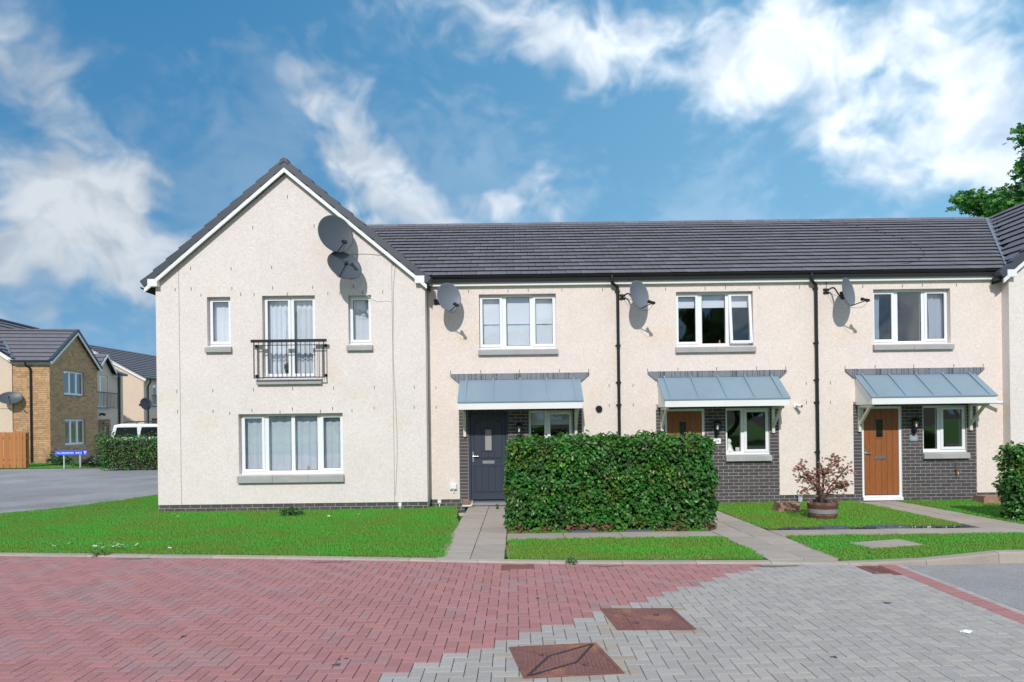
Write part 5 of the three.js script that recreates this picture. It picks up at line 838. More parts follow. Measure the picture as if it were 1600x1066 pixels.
/* barrel planter with its little red maple */
{
  const bx = 5.56, bz = -12.42, by = gy(bz);
  const t = thing('barrel_planter', 'weathered half-barrel planter with grey and rusty hoops on the lawn', 'planter', [bx, by, bz]);
  const prof = (y) => 0.235 + 0.028 * (y / 0.31), r = rng(5), staves = 18, wm = [0.8, 1, 1.2].map((k) => std({ map: colorTex(128, 0.3, (u, v) => { const q = 0.7 + 0.6 * T(u, v * 0.2, 32, 3); return [0.16 * q * k, 0.1 * q * k, 0.075 * q * k]; }), roughness: 0.95 }));
  for (let k = 0; k < staves; k++) { const g = new THREE.BoxGeometry(1, 1, 1, 1, 4, 1), p = g.attributes.position; for (let i = 0; i < p.count; i++) { const y = (p.getY(i) + 0.5) * 0.31, R = prof(y) + (p.getZ(i) > 0 ? 0 : -0.025), a = (p.getX(i)) * 6.283 / staves * 0.97; p.setXYZ(i, Math.sin(a) * R, y, Math.cos(a) * R); } g.computeVertexNormals(); const m = part('stave', metric(g), wm[Math.floor(r() * 3)], t); m.rotation.y = k / staves * 6.283; }
  const hoop = (y, h, mat) => { const g = keep(new THREE.CylinderGeometry(prof(y + h) + 0.005, prof(y) + 0.005, h, 40, 1, true)); g.translate(0, y + h / 2, 0); part('hoop', g, mat, t); };
  hoop(0.02, 0.055, std({ color: lin(0.15, 0.05, 0.032), roughness: 0.9, map: speckle })); hoop(0.11, 0.075, std({ color: lin(0.3, 0.3, 0.31), roughness: 0.6, map: speckle })); hoop(0.205, 0.055, std({ color: lin(0.14, 0.045, 0.03), roughness: 0.9, map: speckle }));
  part('soil', rod([0, 0.2, 0], [0, 0.27, 0], 0.235, 24), M.soil, t);
  const m = thing('maple_shrub', 'small red-leaved maple growing in the barrel planter', 'shrub', [bx, by + 0.255, bz]);
  const maple = (() => { const l = []; for (let k = -2; k <= 2; k++) { const g = leafGeo(0.05 - Math.abs(k) * 0.007, 0.0075, 0.001); g.rotateY(k * 0.6); l.push(g); } return merge(l); })();
  const rr = rng(17), wood = [], list = [], V = (x, y, z) => new THREE.Vector3(x, y, z), reds = [[0.3, 0.1, 0.065], [0.24, 0.09, 0.06], [0.36, 0.16, 0.1], [0.2, 0.11, 0.07]];
  const limb = (pts, rad, leafy) => { wood.push(tube(pts, rad, 14, 6)); const c = new THREE.CatmullRomCurve3(pts.map((p) => V(...p))); for (let k = 0; k < leafy; k++) { const u = 0.3 + 0.7 * Math.pow(rr(), 0.7), p = c.getPoint(u), side = V(rr() - 0.5, (rr() - 0.35) * 0.6, rr() - 0.5).normalize().multiplyScalar(0.04 + rr() * 0.16); const e = p.clone().add(side); if (k % 2 === 0) wood.push(rod(p.toArray(), e.toArray(), 0.003, 4, 0.0015)); for (let q = 0; q < 3; q++) { const cc = reds[Math.floor(rr() * 4)], kk = 0.75 + rr() * 0.6; list.push([e.clone().add(V(rr() - 0.5, (rr() - 0.5) * 0.6, rr() - 0.5).multiplyScalar(0.09)), V(rr() - 0.5, -0.3 - rr() * 0.4, rr() - 0.5), V((rr() - 0.5) * 0.8, 0.7, rr() - 0.2).normalize(), 0.65 + rr() * 0.5, new THREE.Color(cc[0] * kk, cc[1] * kk, cc[2] * kk)]); } } };
  limb([[0, -0.05, 0], [0, 0.2, 0.01], [0.02, 0.5, 0], [-0.02, 0.72, 0]], 0.02, 40); limb([[0, 0, 0], [-0.06, 0.2, 0.02], [-0.18, 0.38, 0.03], [-0.42, 0.53, 0.02]], 0.014, 46); limb([[0, 0.05, 0], [0.1, 0.28, 0.03], [0.28, 0.5, 0.05], [0.46, 0.7, 0.03]], 0.012, 34);
  limb([[0, 0.1, 0], [0.12, 0.25, 0.06], [0.3, 0.33, 0.08], [0.43, 0.33, 0.08]], 0.01, 36); limb([[0, 0.12, 0], [-0.12, 0.3, 0.1], [-0.3, 0.3, 0.16], [-0.42, 0.12, 0.18]], 0.007, 14); limb([[0.01, 0.3, 0], [0.08, 0.5, -0.08], [0.2, 0.72, -0.1], [0.3, 0.78, -0.1]], 0.01, 30); limb([[-0.02, 0.2, 0], [-0.12, 0.4, -0.1], [-0.28, 0.55, -0.12], [-0.34, 0.66, -0.1]], 0.01, 26); limb([[0, 0.12, 0], [0.12, 0.2, 0.14], [0.24, 0.12, 0.2]], 0.006, 8);
  part('branches', merge(wood), M.bark, m); scatter(m, maple, M.leafMatt, list);
}
function rock(label, [x, y, z], [w, h, d], mat, seed, group, name = 'stone_block') {
  const g = new THREE.BoxGeometry(1, 1, 1, 8, 5, 6), p = g.attributes.position;
  for (let i = 0; i < p.count; i++) { let X = p.getX(i), Y = p.getY(i), Z = p.getZ(i); const n = 0.035 * n3(X * 2.2 + seed, Y * 2.2, Z * 2.2) + 0.015 * n3(X * 7, Y * 7 + seed, Z * 7); X += n - (Y > 0 ? 0 : 0); if (X < -0.3) X += (Y + 0.5) * 0.14; if (Z > 0.3) Z -= (Y + 0.5) * 0.22; p.setXYZ(i, X * w, (Y + 0.5 + n) * h, Z * d); }
  const m = single(name, metric(g), mat, label, 'stone', group); m.position.set(x, y, z); return m;
}
M.sandstone = std({ map: colorTex(256, 0.7, (u, v) => { const k = 0.75 + 0.4 * T(u, v, 8, 5); return [0.4 * k, 0.22 * k, 0.16 * k]; }), roughness: 0.95, bumpMap: speckleBump, bumpScale: 0.006 });
rock('reddish sandstone block against the brick base beside the barrel planter', [5.36, gy(-13.4) - 0.03, -13.6], [0.46, 0.2, 0.35], M.sandstone, 3, 'sandstone blocks');
rock('reddish sandstone block against wall near the hedge at the end', [10.15, gy(-14.6) - 0.03, -14.65], [0.55, 0.17, 0.4], M.sandstone, 5, 'sandstone blocks');
{ // snail ornament by the first door
  const s = thing('snail_ornament', 'brown and white garden ornament on path by the dark grey door', 'ornament', [-1.12, gy(-14.95) + 0.02, -14.95]);
  const sp = []; for (let k = 0; k < 40; k++) { const a = k / 40 * 14, R = 0.012 + 0.0047 * a; sp.push([Math.cos(a) * R, 0.1 + Math.sin(a) * R, 0.02 - k * 0.0005]); }
  part('shell', tube(sp, 0.02, 120, 8), std({ color: lin(0.33, 0.2, 0.13), roughness: 0.7, map: speckle }), s);
  part('body', merge([tube([[-0.08, 0.02, 0.02], [0.02, 0.018, 0.02], [0.12, 0.03, 0.02], [0.15, 0.09, 0.02]], 0.024, 24, 8), rod([0.145, 0.1, 0.02], [0.16, 0.15, 0.03], 0.005, 6), rod([0.145, 0.1, 0.02], [0.13, 0.15, 0.01], 0.005, 6)]), std({ color: lin(0.6, 0.58, 0.53), roughness: 0.6 }), s);
}
{ // slate chips and pale pebbles along the end lawn
  const r = rng(44), g = new THREE.IcosahedronGeometry(0.02, 0), make = (n, c, s, x0, x1) => { const im = shade(new THREE.InstancedMesh(g, std({ color: c, roughness: 0.9 }), n)), d = new THREE.Object3D(); for (let k = 0; k < n; k++) { const x = lerp(x0, x1, r()), z = -11.09 - r() * 0.1; d.position.set(x, gy(z) + 0.006, z); d.rotation.set(r() * 3, r() * 6, r() * 3); const q = s * (0.5 + r()); d.scale.set(q * 1.3, q * 0.6, q); d.updateMatrix(); im.setMatrixAt(k, d.matrix); } return im; };
  const a = make(420, lin(0.06, 0.065, 0.075), 1, 4.25, 7.4); a.name = 'slate_chips'; a.userData = { kind: 'stuff', label: 'dark slate chips along path edge of the end lawn', category: 'gravel' }; scene.add(a);
  const b = make(30, lin(0.5, 0.5, 0.48), 0.7, 6.2, 7.3); b.name = 'white_pebbles'; b.userData = { kind: 'stuff', label: 'white pebbles among the slate chips by the end lawn', category: 'gravel' }; scene.add(b);
}
function weed(name, label, [x, y, z], h, w, n, seed, cols) { const t = thing(name, label, 'plant', [x, y, z]), r = rng(seed), list = [], st = [], V = (a, b, c) => new THREE.Vector3(a, b, c); for (let k = 0; k < n; k++) { const a = r() * 6.28, R = Math.sqrt(r()) * w, e = V(Math.cos(a) * R, h * (0.15 + 0.85 * r()) * (1 - 0.45 * R / w), Math.sin(a) * R); if (k % 6 === 0) st.push(rod([e.x * 0.1, 0, e.z * 0.1], e.toArray(), 0.006, 4, 0.002)); const c = cols[Math.floor(r() * cols.length)], q = 0.7 + 0.6 * r(); list.push([e, V(e.x + (r() - 0.5) * w, (r() - 0.4) * 0.3, e.z + (r() - 0.5) * w), V((r() - 0.5) * 0.8, 1, (r() - 0.3) * 0.8).normalize(), (0.8 + r() * 0.8) * (h > 0.4 ? 1.5 : h < 0.15 ? 0.45 : 0.9), new THREE.Color(c[0] * q, c[1] * q, c[2] * q)]); } part('stems', merge(st), M.twig, t); scatter(t, oval, M.leafMatt, list); }
weed('weed', 'leafy dark weed in lawn below the lace-curtained window', [-4.6, gy(-13.9), -13.9], 0.2, 0.2, 160, 1, greens);
weed('weed', 'small weed growing at kerb beside the gully grate', [0.68, 0.02, -8.6], 0.06, 0.06, 40, 2, greens);
weed('weed', 'small weed in path joint before the dark grey door', [-0.42, gy(-14.6), -14.6], 0.12, 0.03, 24, 3, greens);
weed('weed', 'grass weed sprouting over kerb below the daisies', [-5.8, 0.02, kerbZ(-5.8) - 0.05], 0.07, 0.11, 60, 4, [[0.1, 0.2, 0.03]]);
{ const g = new THREE.IcosahedronGeometry(0.05, 2), p = g.attributes.position; for (let i = 0; i < p.count; i++) { const k = 1 + 0.5 * n3(p.getX(i) * 30, p.getY(i) * 30, p.getZ(i) * 30); p.setXYZ(i, p.getX(i) * k * 1.3, p.getY(i) * k * 0.35 + 0.014, p.getZ(i) * k * 0.8); } g.computeVertexNormals(); const m = single('paper_scrap', keep(g), M.white, 'crumpled white paper scrap lying on the grey paving', 'litter'); m.position.set(3.76, 0, -5.74); m.scale.setScalar(0.65); }

/* ------------------------------------------------------------------ the street beyond, at the left */
const stone = tones(6, [0.58, 0.355, 0.185], 0.35, 0.9, { map: speckle }, 55);
const farMortar = std({ color: lin(0.4, 0.29, 0.18), roughness: 1 });
// coursed stone-like bricks on a wall drawn in local u (along) and y
function coursing(parent, U, N, origin, poly, holes, seed) {
  const r = rng(seed), g = box(1, 1, 1), list = [], us = poly.map((p) => p[0]), u0 = Math.min(...us), u1 = Math.max(...us), y1 = Math.max(...poly.map((p) => p[1]));
  for (let y = 0, j = 0; y < y1; y += 0.1, j++) for (let u = u0 - (j % 3) * 0.13; u < u1;) { const w = 0.22 + Math.floor(r() * 3) * 0.09, a = Math.max(u, u0 + 0.003), b = Math.min(u + w, u1 - 0.003); u += w + 0.012; const c = (a + b) / 2; if (b - a < 0.05 || !inPoly(a + 0.02, y + 0.05, poly) || !inPoly(b - 0.02, y + 0.05, poly) || holes.some(([p, q, s, t]) => b > p && a < q && y + 0.08 > s && y < t)) continue; list.push([c, y + 0.045, b - a]); }
  const im = shade(new THREE.InstancedMesh(g, stone[0], list.length)), m = new THREE.Matrix4(), Y = new THREE.Vector3(0, 1, 0), s0 = stone[0].color;
  list.forEach(([c, y, w], k) => { m.makeBasis(U.clone().multiplyScalar(w), Y.clone().multiplyScalar(0.088), N.clone().multiplyScalar(0.03)); m.setPosition(origin.clone().addScaledVector(U, c).addScaledVector(Y, y).addScaledVector(N, 0.002)); im.setMatrixAt(k, m); const t = stone[Math.floor(r() * 6)].color, d = 0.85 + 0.3 * r(); im.setColorAt(k, new THREE.Color(t.r / s0.r * d, t.g / s0.g * d, t.b / s0.b * d)); });
  im.name = 'stone_courses'; im.userData = { kind: 'stuff' }; parent.add(im);
}
// courses of tiles as lapped strips: corners a (ridge start), b (ridge end), c (eave end), d (eave start)
function stripRoof(parent, a, b, c, d, rows) {
  const V = (p) => new THREE.Vector3(...p), A = V(a), B = V(b), C = V(c), D = V(d), n = new THREE.Vector3().crossVectors(B.clone().sub(A), D.clone().sub(A)).normalize(); if (n.y < 0) n.negate();
  const v = []; const quad = (p, q, r, s) => { for (const t of [p, q, r, p, r, s]) v.push(t.x, t.y, t.z); };
  for (let j = 0; j < rows; j++) { const t0 = Math.max(0, (j - 0.15) / rows), t1 = (j + 1) / rows, p = A.clone().lerp(D, t0), q = B.clone().lerp(C, t0), r = B.clone().lerp(C, t1).addScaledVector(n, 0.05), s = A.clone().lerp(D, t1).addScaledVector(n, 0.05); quad(p, q, r, s); quad(s, r, r.clone().addScaledVector(n, -0.018), s.clone().addScaledVector(n, -0.018)); }
  const g = new THREE.BufferGeometry(); g.setAttribute('position', new THREE.Float32BufferAttribute(v, 3)); g.computeVertexNormals(); const o = part('tile_courses', metric(g), M.tiles[2], parent); 
  const k = new THREE.BufferGeometry(), w = []; for (const t of [A, B, C, A, C, D]) w.push(t.x, t.y - 0.06, t.z); k.setAttribute('position', new THREE.Float32BufferAttribute(w, 3)); k.computeVertexNormals(); part('roof_deck', metric(k), M.deck, parent); return o;
}
const bar = (a, b, w, h, name, mat, parent) => { const A = new THREE.Vector3(...a), B = new THREE.Vector3(...b), l = A.distanceTo(B), m = part(name, box(w, h, l, 0, 0, l / 2), mat, parent); m.position.copy(A); m.lookAt(parent.localToWorld(B.clone())); return m; };
function sideWindow(parent, z0, z1, y0, y1, x, n) {      // window in a wall that faces +x
  const holes = [], w = Math.abs(z1 - z0); for (let k = 0; k < n; k++) holes.push(rect(-w / 2 + w * k / n + 0.09, -w / 2 + w * (k + 1) / n - 0.07, 0.1, y1 - y0 - 0.09));
  const fr = part('window', plate(rect(-w / 2, w / 2, 0, y1 - y0), holes, 0.02, 0.07, 0.006), M.white, parent); fr.rotation.y = Math.PI / 2; fr.position.set(x, y0, (z0 + z1) / 2);
  for (const h of holes) part('pane', paneGeo(h[0][0] - 0.01, h[1][0] + 0.01, h[0][1] - 0.01, h[2][1] + 0.01, -0.01), M.glass, fr);
  part('sill', box(w + 0.12, 0.1, 0.14, 0, -0.055, 0.03), M.sill, fr);
  part('room', join([span(-w / 2 - 0.1, w / 2 + 0.1, -0.2, y1 - y0 + 0.1, -1.2, -1.25)]), M.interior, fr); return fr;
}
{
  const h = thing('brick_house', 'honey-brown brick house with white windows behind the street sign', 'house', [-21.9, 0, -32.1], 0.16);
  h.updateMatrixWorld(true);
  const V = (x, y, z) => new THREE.Vector3(x, y, z), e = 4.82, ap = 6.45;
  const gable = [[0, -0.2], [5, -0.2], [5, e], [2.5, ap], [0, e]];
  const up = [1.35, 3.5, 3.25, 4.45], dn = [1.4, 3.55, 0.75, 2.05];
  const wall = part('gable_wall', (() => { const g = plate(gable.map(([u, y]) => [u, y]), [rect(...up), rect(...dn)], 0, 0.3); g.rotateY(Math.PI / 2); return g; })(), farMortar, h);
  coursing(wall, V(0, 0, -1), V(1, 0, 0), V(0, 0, 0), gable, [up, dn], 1);
  const fw = part('front_wall', plate(rect(-1.56, -0.305, -0.2, e), [], 0, 0.3), farMortar, h);
  coursing(fw, V(1, 0, 0), V(0, 0, 1), V(0, 0, 0), rect(-1.56, 0.01, 0, e), [], 2);
  sideWindow(h, -up[0], -up[1], up[2], up[3], -0.1, 3); sideWindow(h, -dn[0], -dn[1], dn[2], dn[3], -0.1, 3);
  // rendered main body with its own gable towards the street
  part('rendered_wall', plate([[-8.4, -0.2], [-1.57, -0.2], [-1.57, e - 0.02], [-4.98, 7.3], [-8.4, e - 0.02]], [], 0.06, 0.3), M.farRender, h);
  part('wall_joint', span(-8, -1.6, 2.55, 2.565, 0.055, 0.064), M.blackMatt, h);
  part('side_wall', span(-0.62, -0.32, -0.2, e, -5.001, -8.6), M.farRender, h); part('rear_wall', span(-8.4, -0.33, -0.2, e, -9, -9.3), M.farRender, h);
  const roof = part('roof', box(0.1, 0.1, 0.1, -2, e + 0.2, -2.5), M.deck, h);
  stripRoof(roof, [-4.9, ap + 0.06, -2.5], [0.14, ap + 0.06, -2.5], [0.14, e - 0.06, 0.22], [-1.6, e - 0.06, 0.22], 8);
  stripRoof(roof, [-4.9, ap + 0.06, -2.5], [0.14, ap + 0.06, -2.5], [0.14, e - 0.06, -5.2], [-4.9, e - 0.06, -5.2], 8);
  stripRoof(roof, [-4.98, 7.42, 0.2], [-4.98, 7.42, -9.3], [-1.4, e + 0.02, -9.3], [-1.4, e + 0.02, 0.2], 11);
  stripRoof(roof, [-4.98, 7.42, 0.2], [-4.98, 7.42, -9.3], [-8.6, e + 0.02, -9.3], [-8.6, e + 0.02, 0.2], 11);
  const s = (ap - e) / 2.5;
  for (const d of [0, 1]) { const z1 = d ? -5.2 : 0.2; bar([0.16, ap - 0.04, -2.5], [0.16, e - 0.16, z1], 0.04, 0.15, 'bargeboard', M.whiteBoard, h); bar([0.14, ap + 0.09, -2.5], [0.14, e - 0.02, z1], 0.14, 0.1, 'verge_cap', M.verge[1], h); }
  bar([-4.98, 7.2, 0.16], [-1.45, e - 0.1, 0.16], 0.04, 0.17, 'bargeboard', M.whiteBoard, h);
  bar([-1.5, e + 0.08, 0.2], [-3.35, 6.45, -2.5], 0.1, 0.03, 'valley_lining', M.valley, h);
  bar([-4.9, ap + 0.1, -2.5], [0.2, ap + 0.1, -2.5], 0.2, 0.08, 'ridge', M.tiles[1], h); bar([-4.98, 7.46, 0.2], [-4.98, 7.46, -9.3], 0.2, 0.08, 'ridge', M.tiles[1], h);
  part('fascia', span(-1.5, 0.12, e - 0.2, e - 0.08, 0.03, 0.06), M.whiteBoard, h); part('gutter', span(-1.5, 0.14, e - 0.12, e - 0.02, 0.2, 0.3), M.black, h);
  part('downpipe', merge([tube([[-0.9, e - 0.08, 0.25], [-0.9, e - 0.25, 0.24], [-0.8, e - 0.38, 0.08], [-0.78, e - 0.5, 0.07]], 0.045, 14, 8), rod([-0.78, e - 0.45, 0.07], [-0.78, 0, 0.07], 0.045, 8)]), M.black, h);
  // rendered bay further along with its small gable, tall window and garage door
  const bay = part('rendered_bay', (() => { const g = plate([[5.02, -0.2], [8.6, -0.2], [8.6, 4.7], [7.5, 4.75], [6.35, 5.6], [5.2, 4.75], [5.02, 4.7]], [rect(5.3, 7.0, 2.7, 4.5), rect(5.1, 7.3, -0.05, 2.05)], -0.25, 0.3); g.rotateY(Math.PI / 2); g.translate(0, 0, 0); return g; })(), M.farRender, h);
  sideWindow(h, -5.3, -7.0, 2.7, 4.5, -0.33, 2);
  const rail = part('balcony_rail', join([span(-0.05, -0.01, 3.5, 3.55, -5.1, -7.7), span(-0.04, -0.02, 2.66, 2.69, -5.1, -7.7)]), M.black, h); for (let k = 0; k <= 14; k++) part('baluster', rod([-0.03, 2.68, lerp(-5.1, -7.7, k / 14)], [-0.03, 3.52, lerp(-5.1, -7.7, k / 14)], 0.01, 5), M.black, rail);
  const gd = part('garage_door', span(-0.36, -0.33, -0.05, 2.05, -5.1, -7.3), std({ color: lin(0.16, 0.05, 0.022), roughness: 0.6 }), h); for (let k = 0; k < 8; k++) part('door_board', span(-0.33, -0.318, 0, 2.0, -5.12 - k * 0.27, -5.36 - k * 0.27), std({ color: lin(0.17 + (k % 3) * 0.012, 0.052, 0.024), roughness: 0.55 }), gd);
  stripRoof(roof, [-3.5, 6.4, -5.2], [-3.5, 6.4, -8.9], [0.1, 4.68, -8.9], [0.1, 4.68, -7.55], 7); stripRoof(roof, [-2.6, 5.72, -6.35], [0.0, 5.72, -6.35], [0.0, 4.72, -7.65], [-1.4, 4.72, -7.65], 4); stripRoof(roof, [-2.6, 5.72, -6.35], [0.0, 5.72, -6.35], [0.0, 4.72, -5.1], [-1.4, 4.72, -5.1], 4);
  for (const z of [-5.1, -7.65]) bar([0.02, 5.62, -6.35], [0.02, 4.62, z], 0.03, 0.12, 'bargeboard', M.whiteBoard, h);
  part('gutter', span(-0.1, 0.12, 4.6, 4.7, -7.6, -8.85), M.black, h); part('fascia', span(-0.24, -0.2, 4.5, 4.62, -7.6, -8.6), M.whiteBoard, h);
  part('downpipe', merge([rod([-0.18, 4.6, -8.35], [-0.18, 0, -8.35], 0.05, 8)]), M.black, h);
  h.updateMatrixWorld(true);
  const lw = h.localToWorld(V(-0.2, 2.3, -5.85)); const t = thing('wall_lamp', 'small dark wall lamp above the brown garage door', 'wall lamp', lw.toArray(), 0.16); part('back_plate', box(0.03, 0.14, 0.1), M.black, t); part('shade', rod([0.02, 0.05, 0], [0.24, -0.02, 0], 0.05, 8, 0.08), M.black, t);
}
dish('satellite_dish', 'dark satellite dish on the far brick house beside its downpipe', [-23.35, 3.02, -31.55], 0.92, 0.66, 0.5, 0.55, M.dishDark, [-23.35, 2.9, -31.86], undefined, 0.1);
dish('satellite_dish', 'dark satellite dish half hidden behind the far downpipe', [-22.6, 2.95, -41.7], 0.7, 0.75, 0.9, 0.2, M.dishDark, [-23.0, 2.9, -41.8]);
{
  const h = thing('rendered_house', 'cream rendered house behind the parked white car, long dark roof', 'house', [-25.6, 0, -47]);
  h.updateMatrixWorld(true);
  const e = 4.9, ap = 7.25;
  part('gable_wall', plate([[-8.6, -0.2], [0, -0.2], [0, e], [-4.3, ap], [-8.6, e]], [], 0, 0.3), M.farRender, h);
  const sw = part('side_wall', (() => { const g = plate(rect(0.305, 14, -0.2, e), [rect(1.2, 2.4, 3.0, 4.5), rect(1.0, 3.2, 0, 2.1)], -0.004, 0.3); g.rotateY(Math.PI / 2); return g; })(), M.farRender, h);
  sideWindow(h, -1.2, -2.4, 3.0, 4.5, -0.06, 2); part('garage_door', span(-0.14, -0.1, -0.05, 2.1, -1.0, -3.2), std({ color: lin(0.12, 0.05, 0.03), roughness: 0.6 }), h);
  const rail = part('balcony_rail', join([span(0.06, 0.1, 3.7, 3.74, -1.0, -2.6), span(0.06, 0.09, 2.95, 2.98, -1.0, -2.6)]), M.black, h); for (let k = 0; k <= 9; k++) part('baluster', rod([0.08, 2.96, -1 - k * 0.177], [0.08, 3.72, -1 - k * 0.177], 0.01, 5), M.black, rail);
  part('rear_wall', span(-8.6, 0, -0.2, e, -14, -14.3), M.farRender, h);
  const roof = part('roof', box(0.1, 0.1, 0.1, -4.3, e, -6), M.deck, h);
  stripRoof(roof, [-4.3, ap + 0.1, 0.2], [-4.3, ap + 0.1, -14.3], [0.25, e - 0.02, -14.3], [0.25, e - 0.02, 0.2], 14); stripRoof(roof, [-4.3, ap + 0.1, 0.2], [-4.3, ap + 0.1, -14.3], [-8.85, e - 0.02, -14.3], [-8.85, e - 0.02, 0.2], 14);
  bar([-4.3, ap - 0.02, 0.12], [0.22, e - 0.16, 0.12], 0.05, 0.2, 'bargeboard', M.whiteBoard, h); bar([-4.3, ap - 0.02, 0.12], [-8.8, e - 0.16, 0.12], 0.05, 0.2, 'bargeboard', M.whiteBoard, h);
  part('gutter', span(0.2, 0.34, e - 0.1, e, 0.1, -14.2), M.black, h);
  part('downpipe', merge([tube([[0.27, e - 0.05, -0.4], [0.26, e - 0.3, -0.4], [0.12, e - 0.5, -0.4], [0.09, e - 0.7, -0.4]], 0.05, 12, 8), rod([0.09, e - 0.6, -0.4], [0.09, 0, -0.4], 0.05, 8)]), M.black, h);
}
{ // street name sign
  const t = thing('street_sign', 'blue street name sign on two pale posts reading TULLIBARDINE WALK', 'street sign', [-18.45, 0.0, -28.3], 0.05);
  const tex = canvasTex(1024, 150, (g, w, h) => { g.fillStyle = '#0d3fd0'; g.fillRect(0, 0, w, h); g.fillStyle = '#dfe9ff'; g.font = 'bold 84px sans-serif'; g.textBaseline = 'middle'; g.textAlign = 'left'; g.fillText('TULLIBARDINE  WALK', 40, h / 2 + 4, 820); g.fillStyle = '#ffffff'; g.fillRect(944, 66, 22, 54); g.fillRect(912, 44, 86, 20); g.fillRect(928, 30, 20, 18); g.fillRect(964, 30, 20, 18); g.strokeStyle = '#c9d6f5'; g.lineWidth = 4; g.strokeRect(8, 8, w - 16, h - 16); });
  part('board', soft(1.32, 0.19, 0.02, 0.008, 0, 0.62, 0), std({ color: lin(0.01, 0.05, 0.5), roughness: 0.4 }), t);
  const g = new THREE.PlaneGeometry(1.29, 0.172); g.translate(0, 0.62, 0.0115); part('lettering', keep(g), std({ map: tex, roughness: 0.4 }), t);
  for (const x of [-0.31, 0.34]) part('post', rod([x, -0.1, -0.035], [x, 0.66, -0.035], 0.028, 10), std({ color: lin(0.55, 0.58, 0.58), roughness: 0.5 }), t);
}
{ // timber fence
  const t = thing('timber_fence', 'orange-brown timber board fence beside the brick house', 'fence', [-20.45, 0, -28.5]); const r = rng(3);
  const mats = tones(5, [0.5, 0.2, 0.06], 0.25, 0.8, { map: speckle }, 8);
  for (let k = 0; k < 14; k++) { const tall = k === 3 || k === 10; const m = part('board', soft(0.125, tall ? 1.6 : 1.5, 0.022, 0.004, 0, tall ? 0.8 : 0.75, 0), mats[k % 5], t); m.position.set(-0.08 - k * 0.135, (r() - 0.5) * 0.02, (k % 2) * 0.018); m.rotation.z = (r() - 0.5) * 0.008; }
  for (const y of [0.3, 1.2]) part('rail', span(-1.9, 0, y, y + 0.09, -0.03, -0.075), mats[1], t); for (const x of [-0.05, -1.85]) part('post', span(x - 0.05, x + 0.05, -0.1, 1.5, -0.08, -0.17), mats[2], t);
}
weed('shrub', 'green shrub at corner of the brick house by the fence', [-20.6, 0, -30.6], 0.75, 0.35, 240, 11, greens); weed('shrub', 'low shrub under the brick house window, left of the street sign', [-19.9, 0, -30], 0.55, 0.3, 200, 12, greens);
weed('shrub', 'small dark shrub against the brick corner', [-20.9, 0, -31.2], 0.65, 0.25, 200, 13, [[0.05, 0.06, 0.03], [0.04, 0.07, 0.02]]); weed('shrub', 'small shrub between the posts of the street sign', [-18.7, 0, -29.2], 0.35, 0.35, 200, 14, greens);
weed('shrub', 'dark purple-leaved shrub beside the street sign', [-17.75, 0, -28.9], 0.5, 0.5, 420, 15, [[0.03, 0.015, 0.02], [0.03, 0.05, 0.02]]);
weed('shrub', 'tall loose shrub at end of the hedge before the garage door', [-16.95, 0, -28.2], 2.1, 0.42, 520, 16, greens);
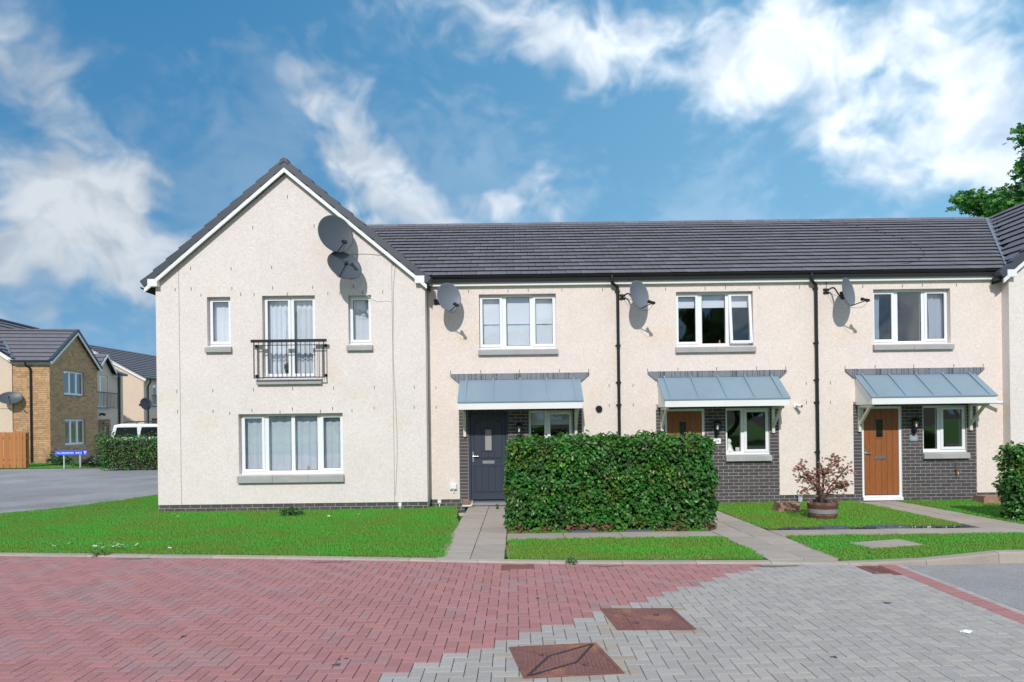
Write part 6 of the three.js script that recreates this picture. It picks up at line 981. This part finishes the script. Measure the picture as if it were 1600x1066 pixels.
{ // parked white car
  const t = thing('parked_car', 'white estate car parked behind the far hedge', 'car', [-15.9, 0, -31.2], 0.08);
  const paint = new THREE.MeshPhysicalMaterial({ color: lin(0.78, 0.79, 0.8), roughness: 0.35, clearcoat: 1, clearcoatRoughness: 0.1, side: THREE.DoubleSide });
  const body = (pts, d, b) => { const g = new THREE.ExtrudeGeometry(shapeOf(pts), { depth: d - 2 * b, bevelEnabled: true, bevelThickness: b, bevelSize: b * 0.6, bevelOffset: -b * 0.6, bevelSegments: 3 }); g.translate(0, 0, -d / 2 + b); return keep(g); };
  part('body', body([[-2.25, 0.35], [2.2, 0.35], [2.28, 0.75], [2.1, 0.98], [1.2, 1.1], [-2.2, 1.16], [-2.32, 0.9]], 1.84, 0.08), paint, t);
  part('cabin', body([[-2.2, 1.12], [1.2, 1.08], [0.55, 1.66], [0.1, 1.76], [-1.7, 1.8], [-2.02, 1.74]], 1.6, 0.14), paint, t);
  for (const s of [-1, 1]) { for (const [a, b] of [[-1.98, -0.98], [-0.92, 0.12]]) { const g = plate([[a + 0.02, 1.2], [b, 1.2], [b - 0.02, 1.63], [a + 0.12, 1.63]], [], 0.008, 0.012); g.translate(0, 0, s * 0.8); part('side_window', g, M.darkGlass, t); }
    const q = plate([[0.2, 1.2], [0.82, 1.2], [0.42, 1.6], [0.2, 1.63]], [], 0.008, 0.012); q.translate(0, 0, s * 0.8); part('side_window', q, M.darkGlass, t);
    part('roof_rail', tube([[-1.7, 1.79, s * 0.62], [-1.6, 1.85, s * 0.62], [-0.2, 1.84, s * 0.62], [0, 1.77, s * 0.62]], 0.022, 20, 6), M.black, t); part('mirror', soft(0.12, 0.14, 0.2, 0.03, 0.72, 1.22, s * 0.98), paint, t);
    for (const x of [-1.42, 1.4]) { const w = part('wheel', rod([x, 0.33, s * 0.72], [x, 0.33, s * 0.92], 0.33, 24), M.blackMatt, t); part('rim', rod([x, 0.33, s * 0.921], [x, 0.33, s * 0.93], 0.2, 16), M.steel, w); } 
    part('headlight', soft(0.2, 0.14, 0.3, 0.03, 2.12, 0.84, s * 0.66), M.frosted, t); part('tail_light', soft(0.1, 0.36, 0.16, 0.03, -2.22, 1.1, s * 0.76), std({ color: lin(0.3, 0.01, 0.01), roughness: 0.3 }), t); }
}

{ // pot plant behind the railed window
  const t = thing('potted_plant', 'small plant in a dark pot behind the railed tall window', 'plant', [-5.0, 2.9, -14.985]), r = rng(6), list = [], V = (a, b, c) => new THREE.Vector3(a, b, c);
  part('pot', rod([0, 0, 0], [0, 0.07, 0], 0.045, 12, 0.055), std({ color: lin(0.02, 0.05, 0.05), roughness: 0.5 }), t);
  for (let k = 0; k < 40; k++) list.push([V((r() - 0.5) * 0.12, 0.07 + r() * 0.13, (r() - 0.5) * 0.05), V(r() - 0.5, r(), r() - 0.5), V(0, 0.4, 1), 0.6 + r() * 0.4, new THREE.Color(0.12 + r() * 0.1, 0.16, 0.08)]);
  scatter(t, oval, M.leafMatt, list);
}

renderer.render(scene, camera);
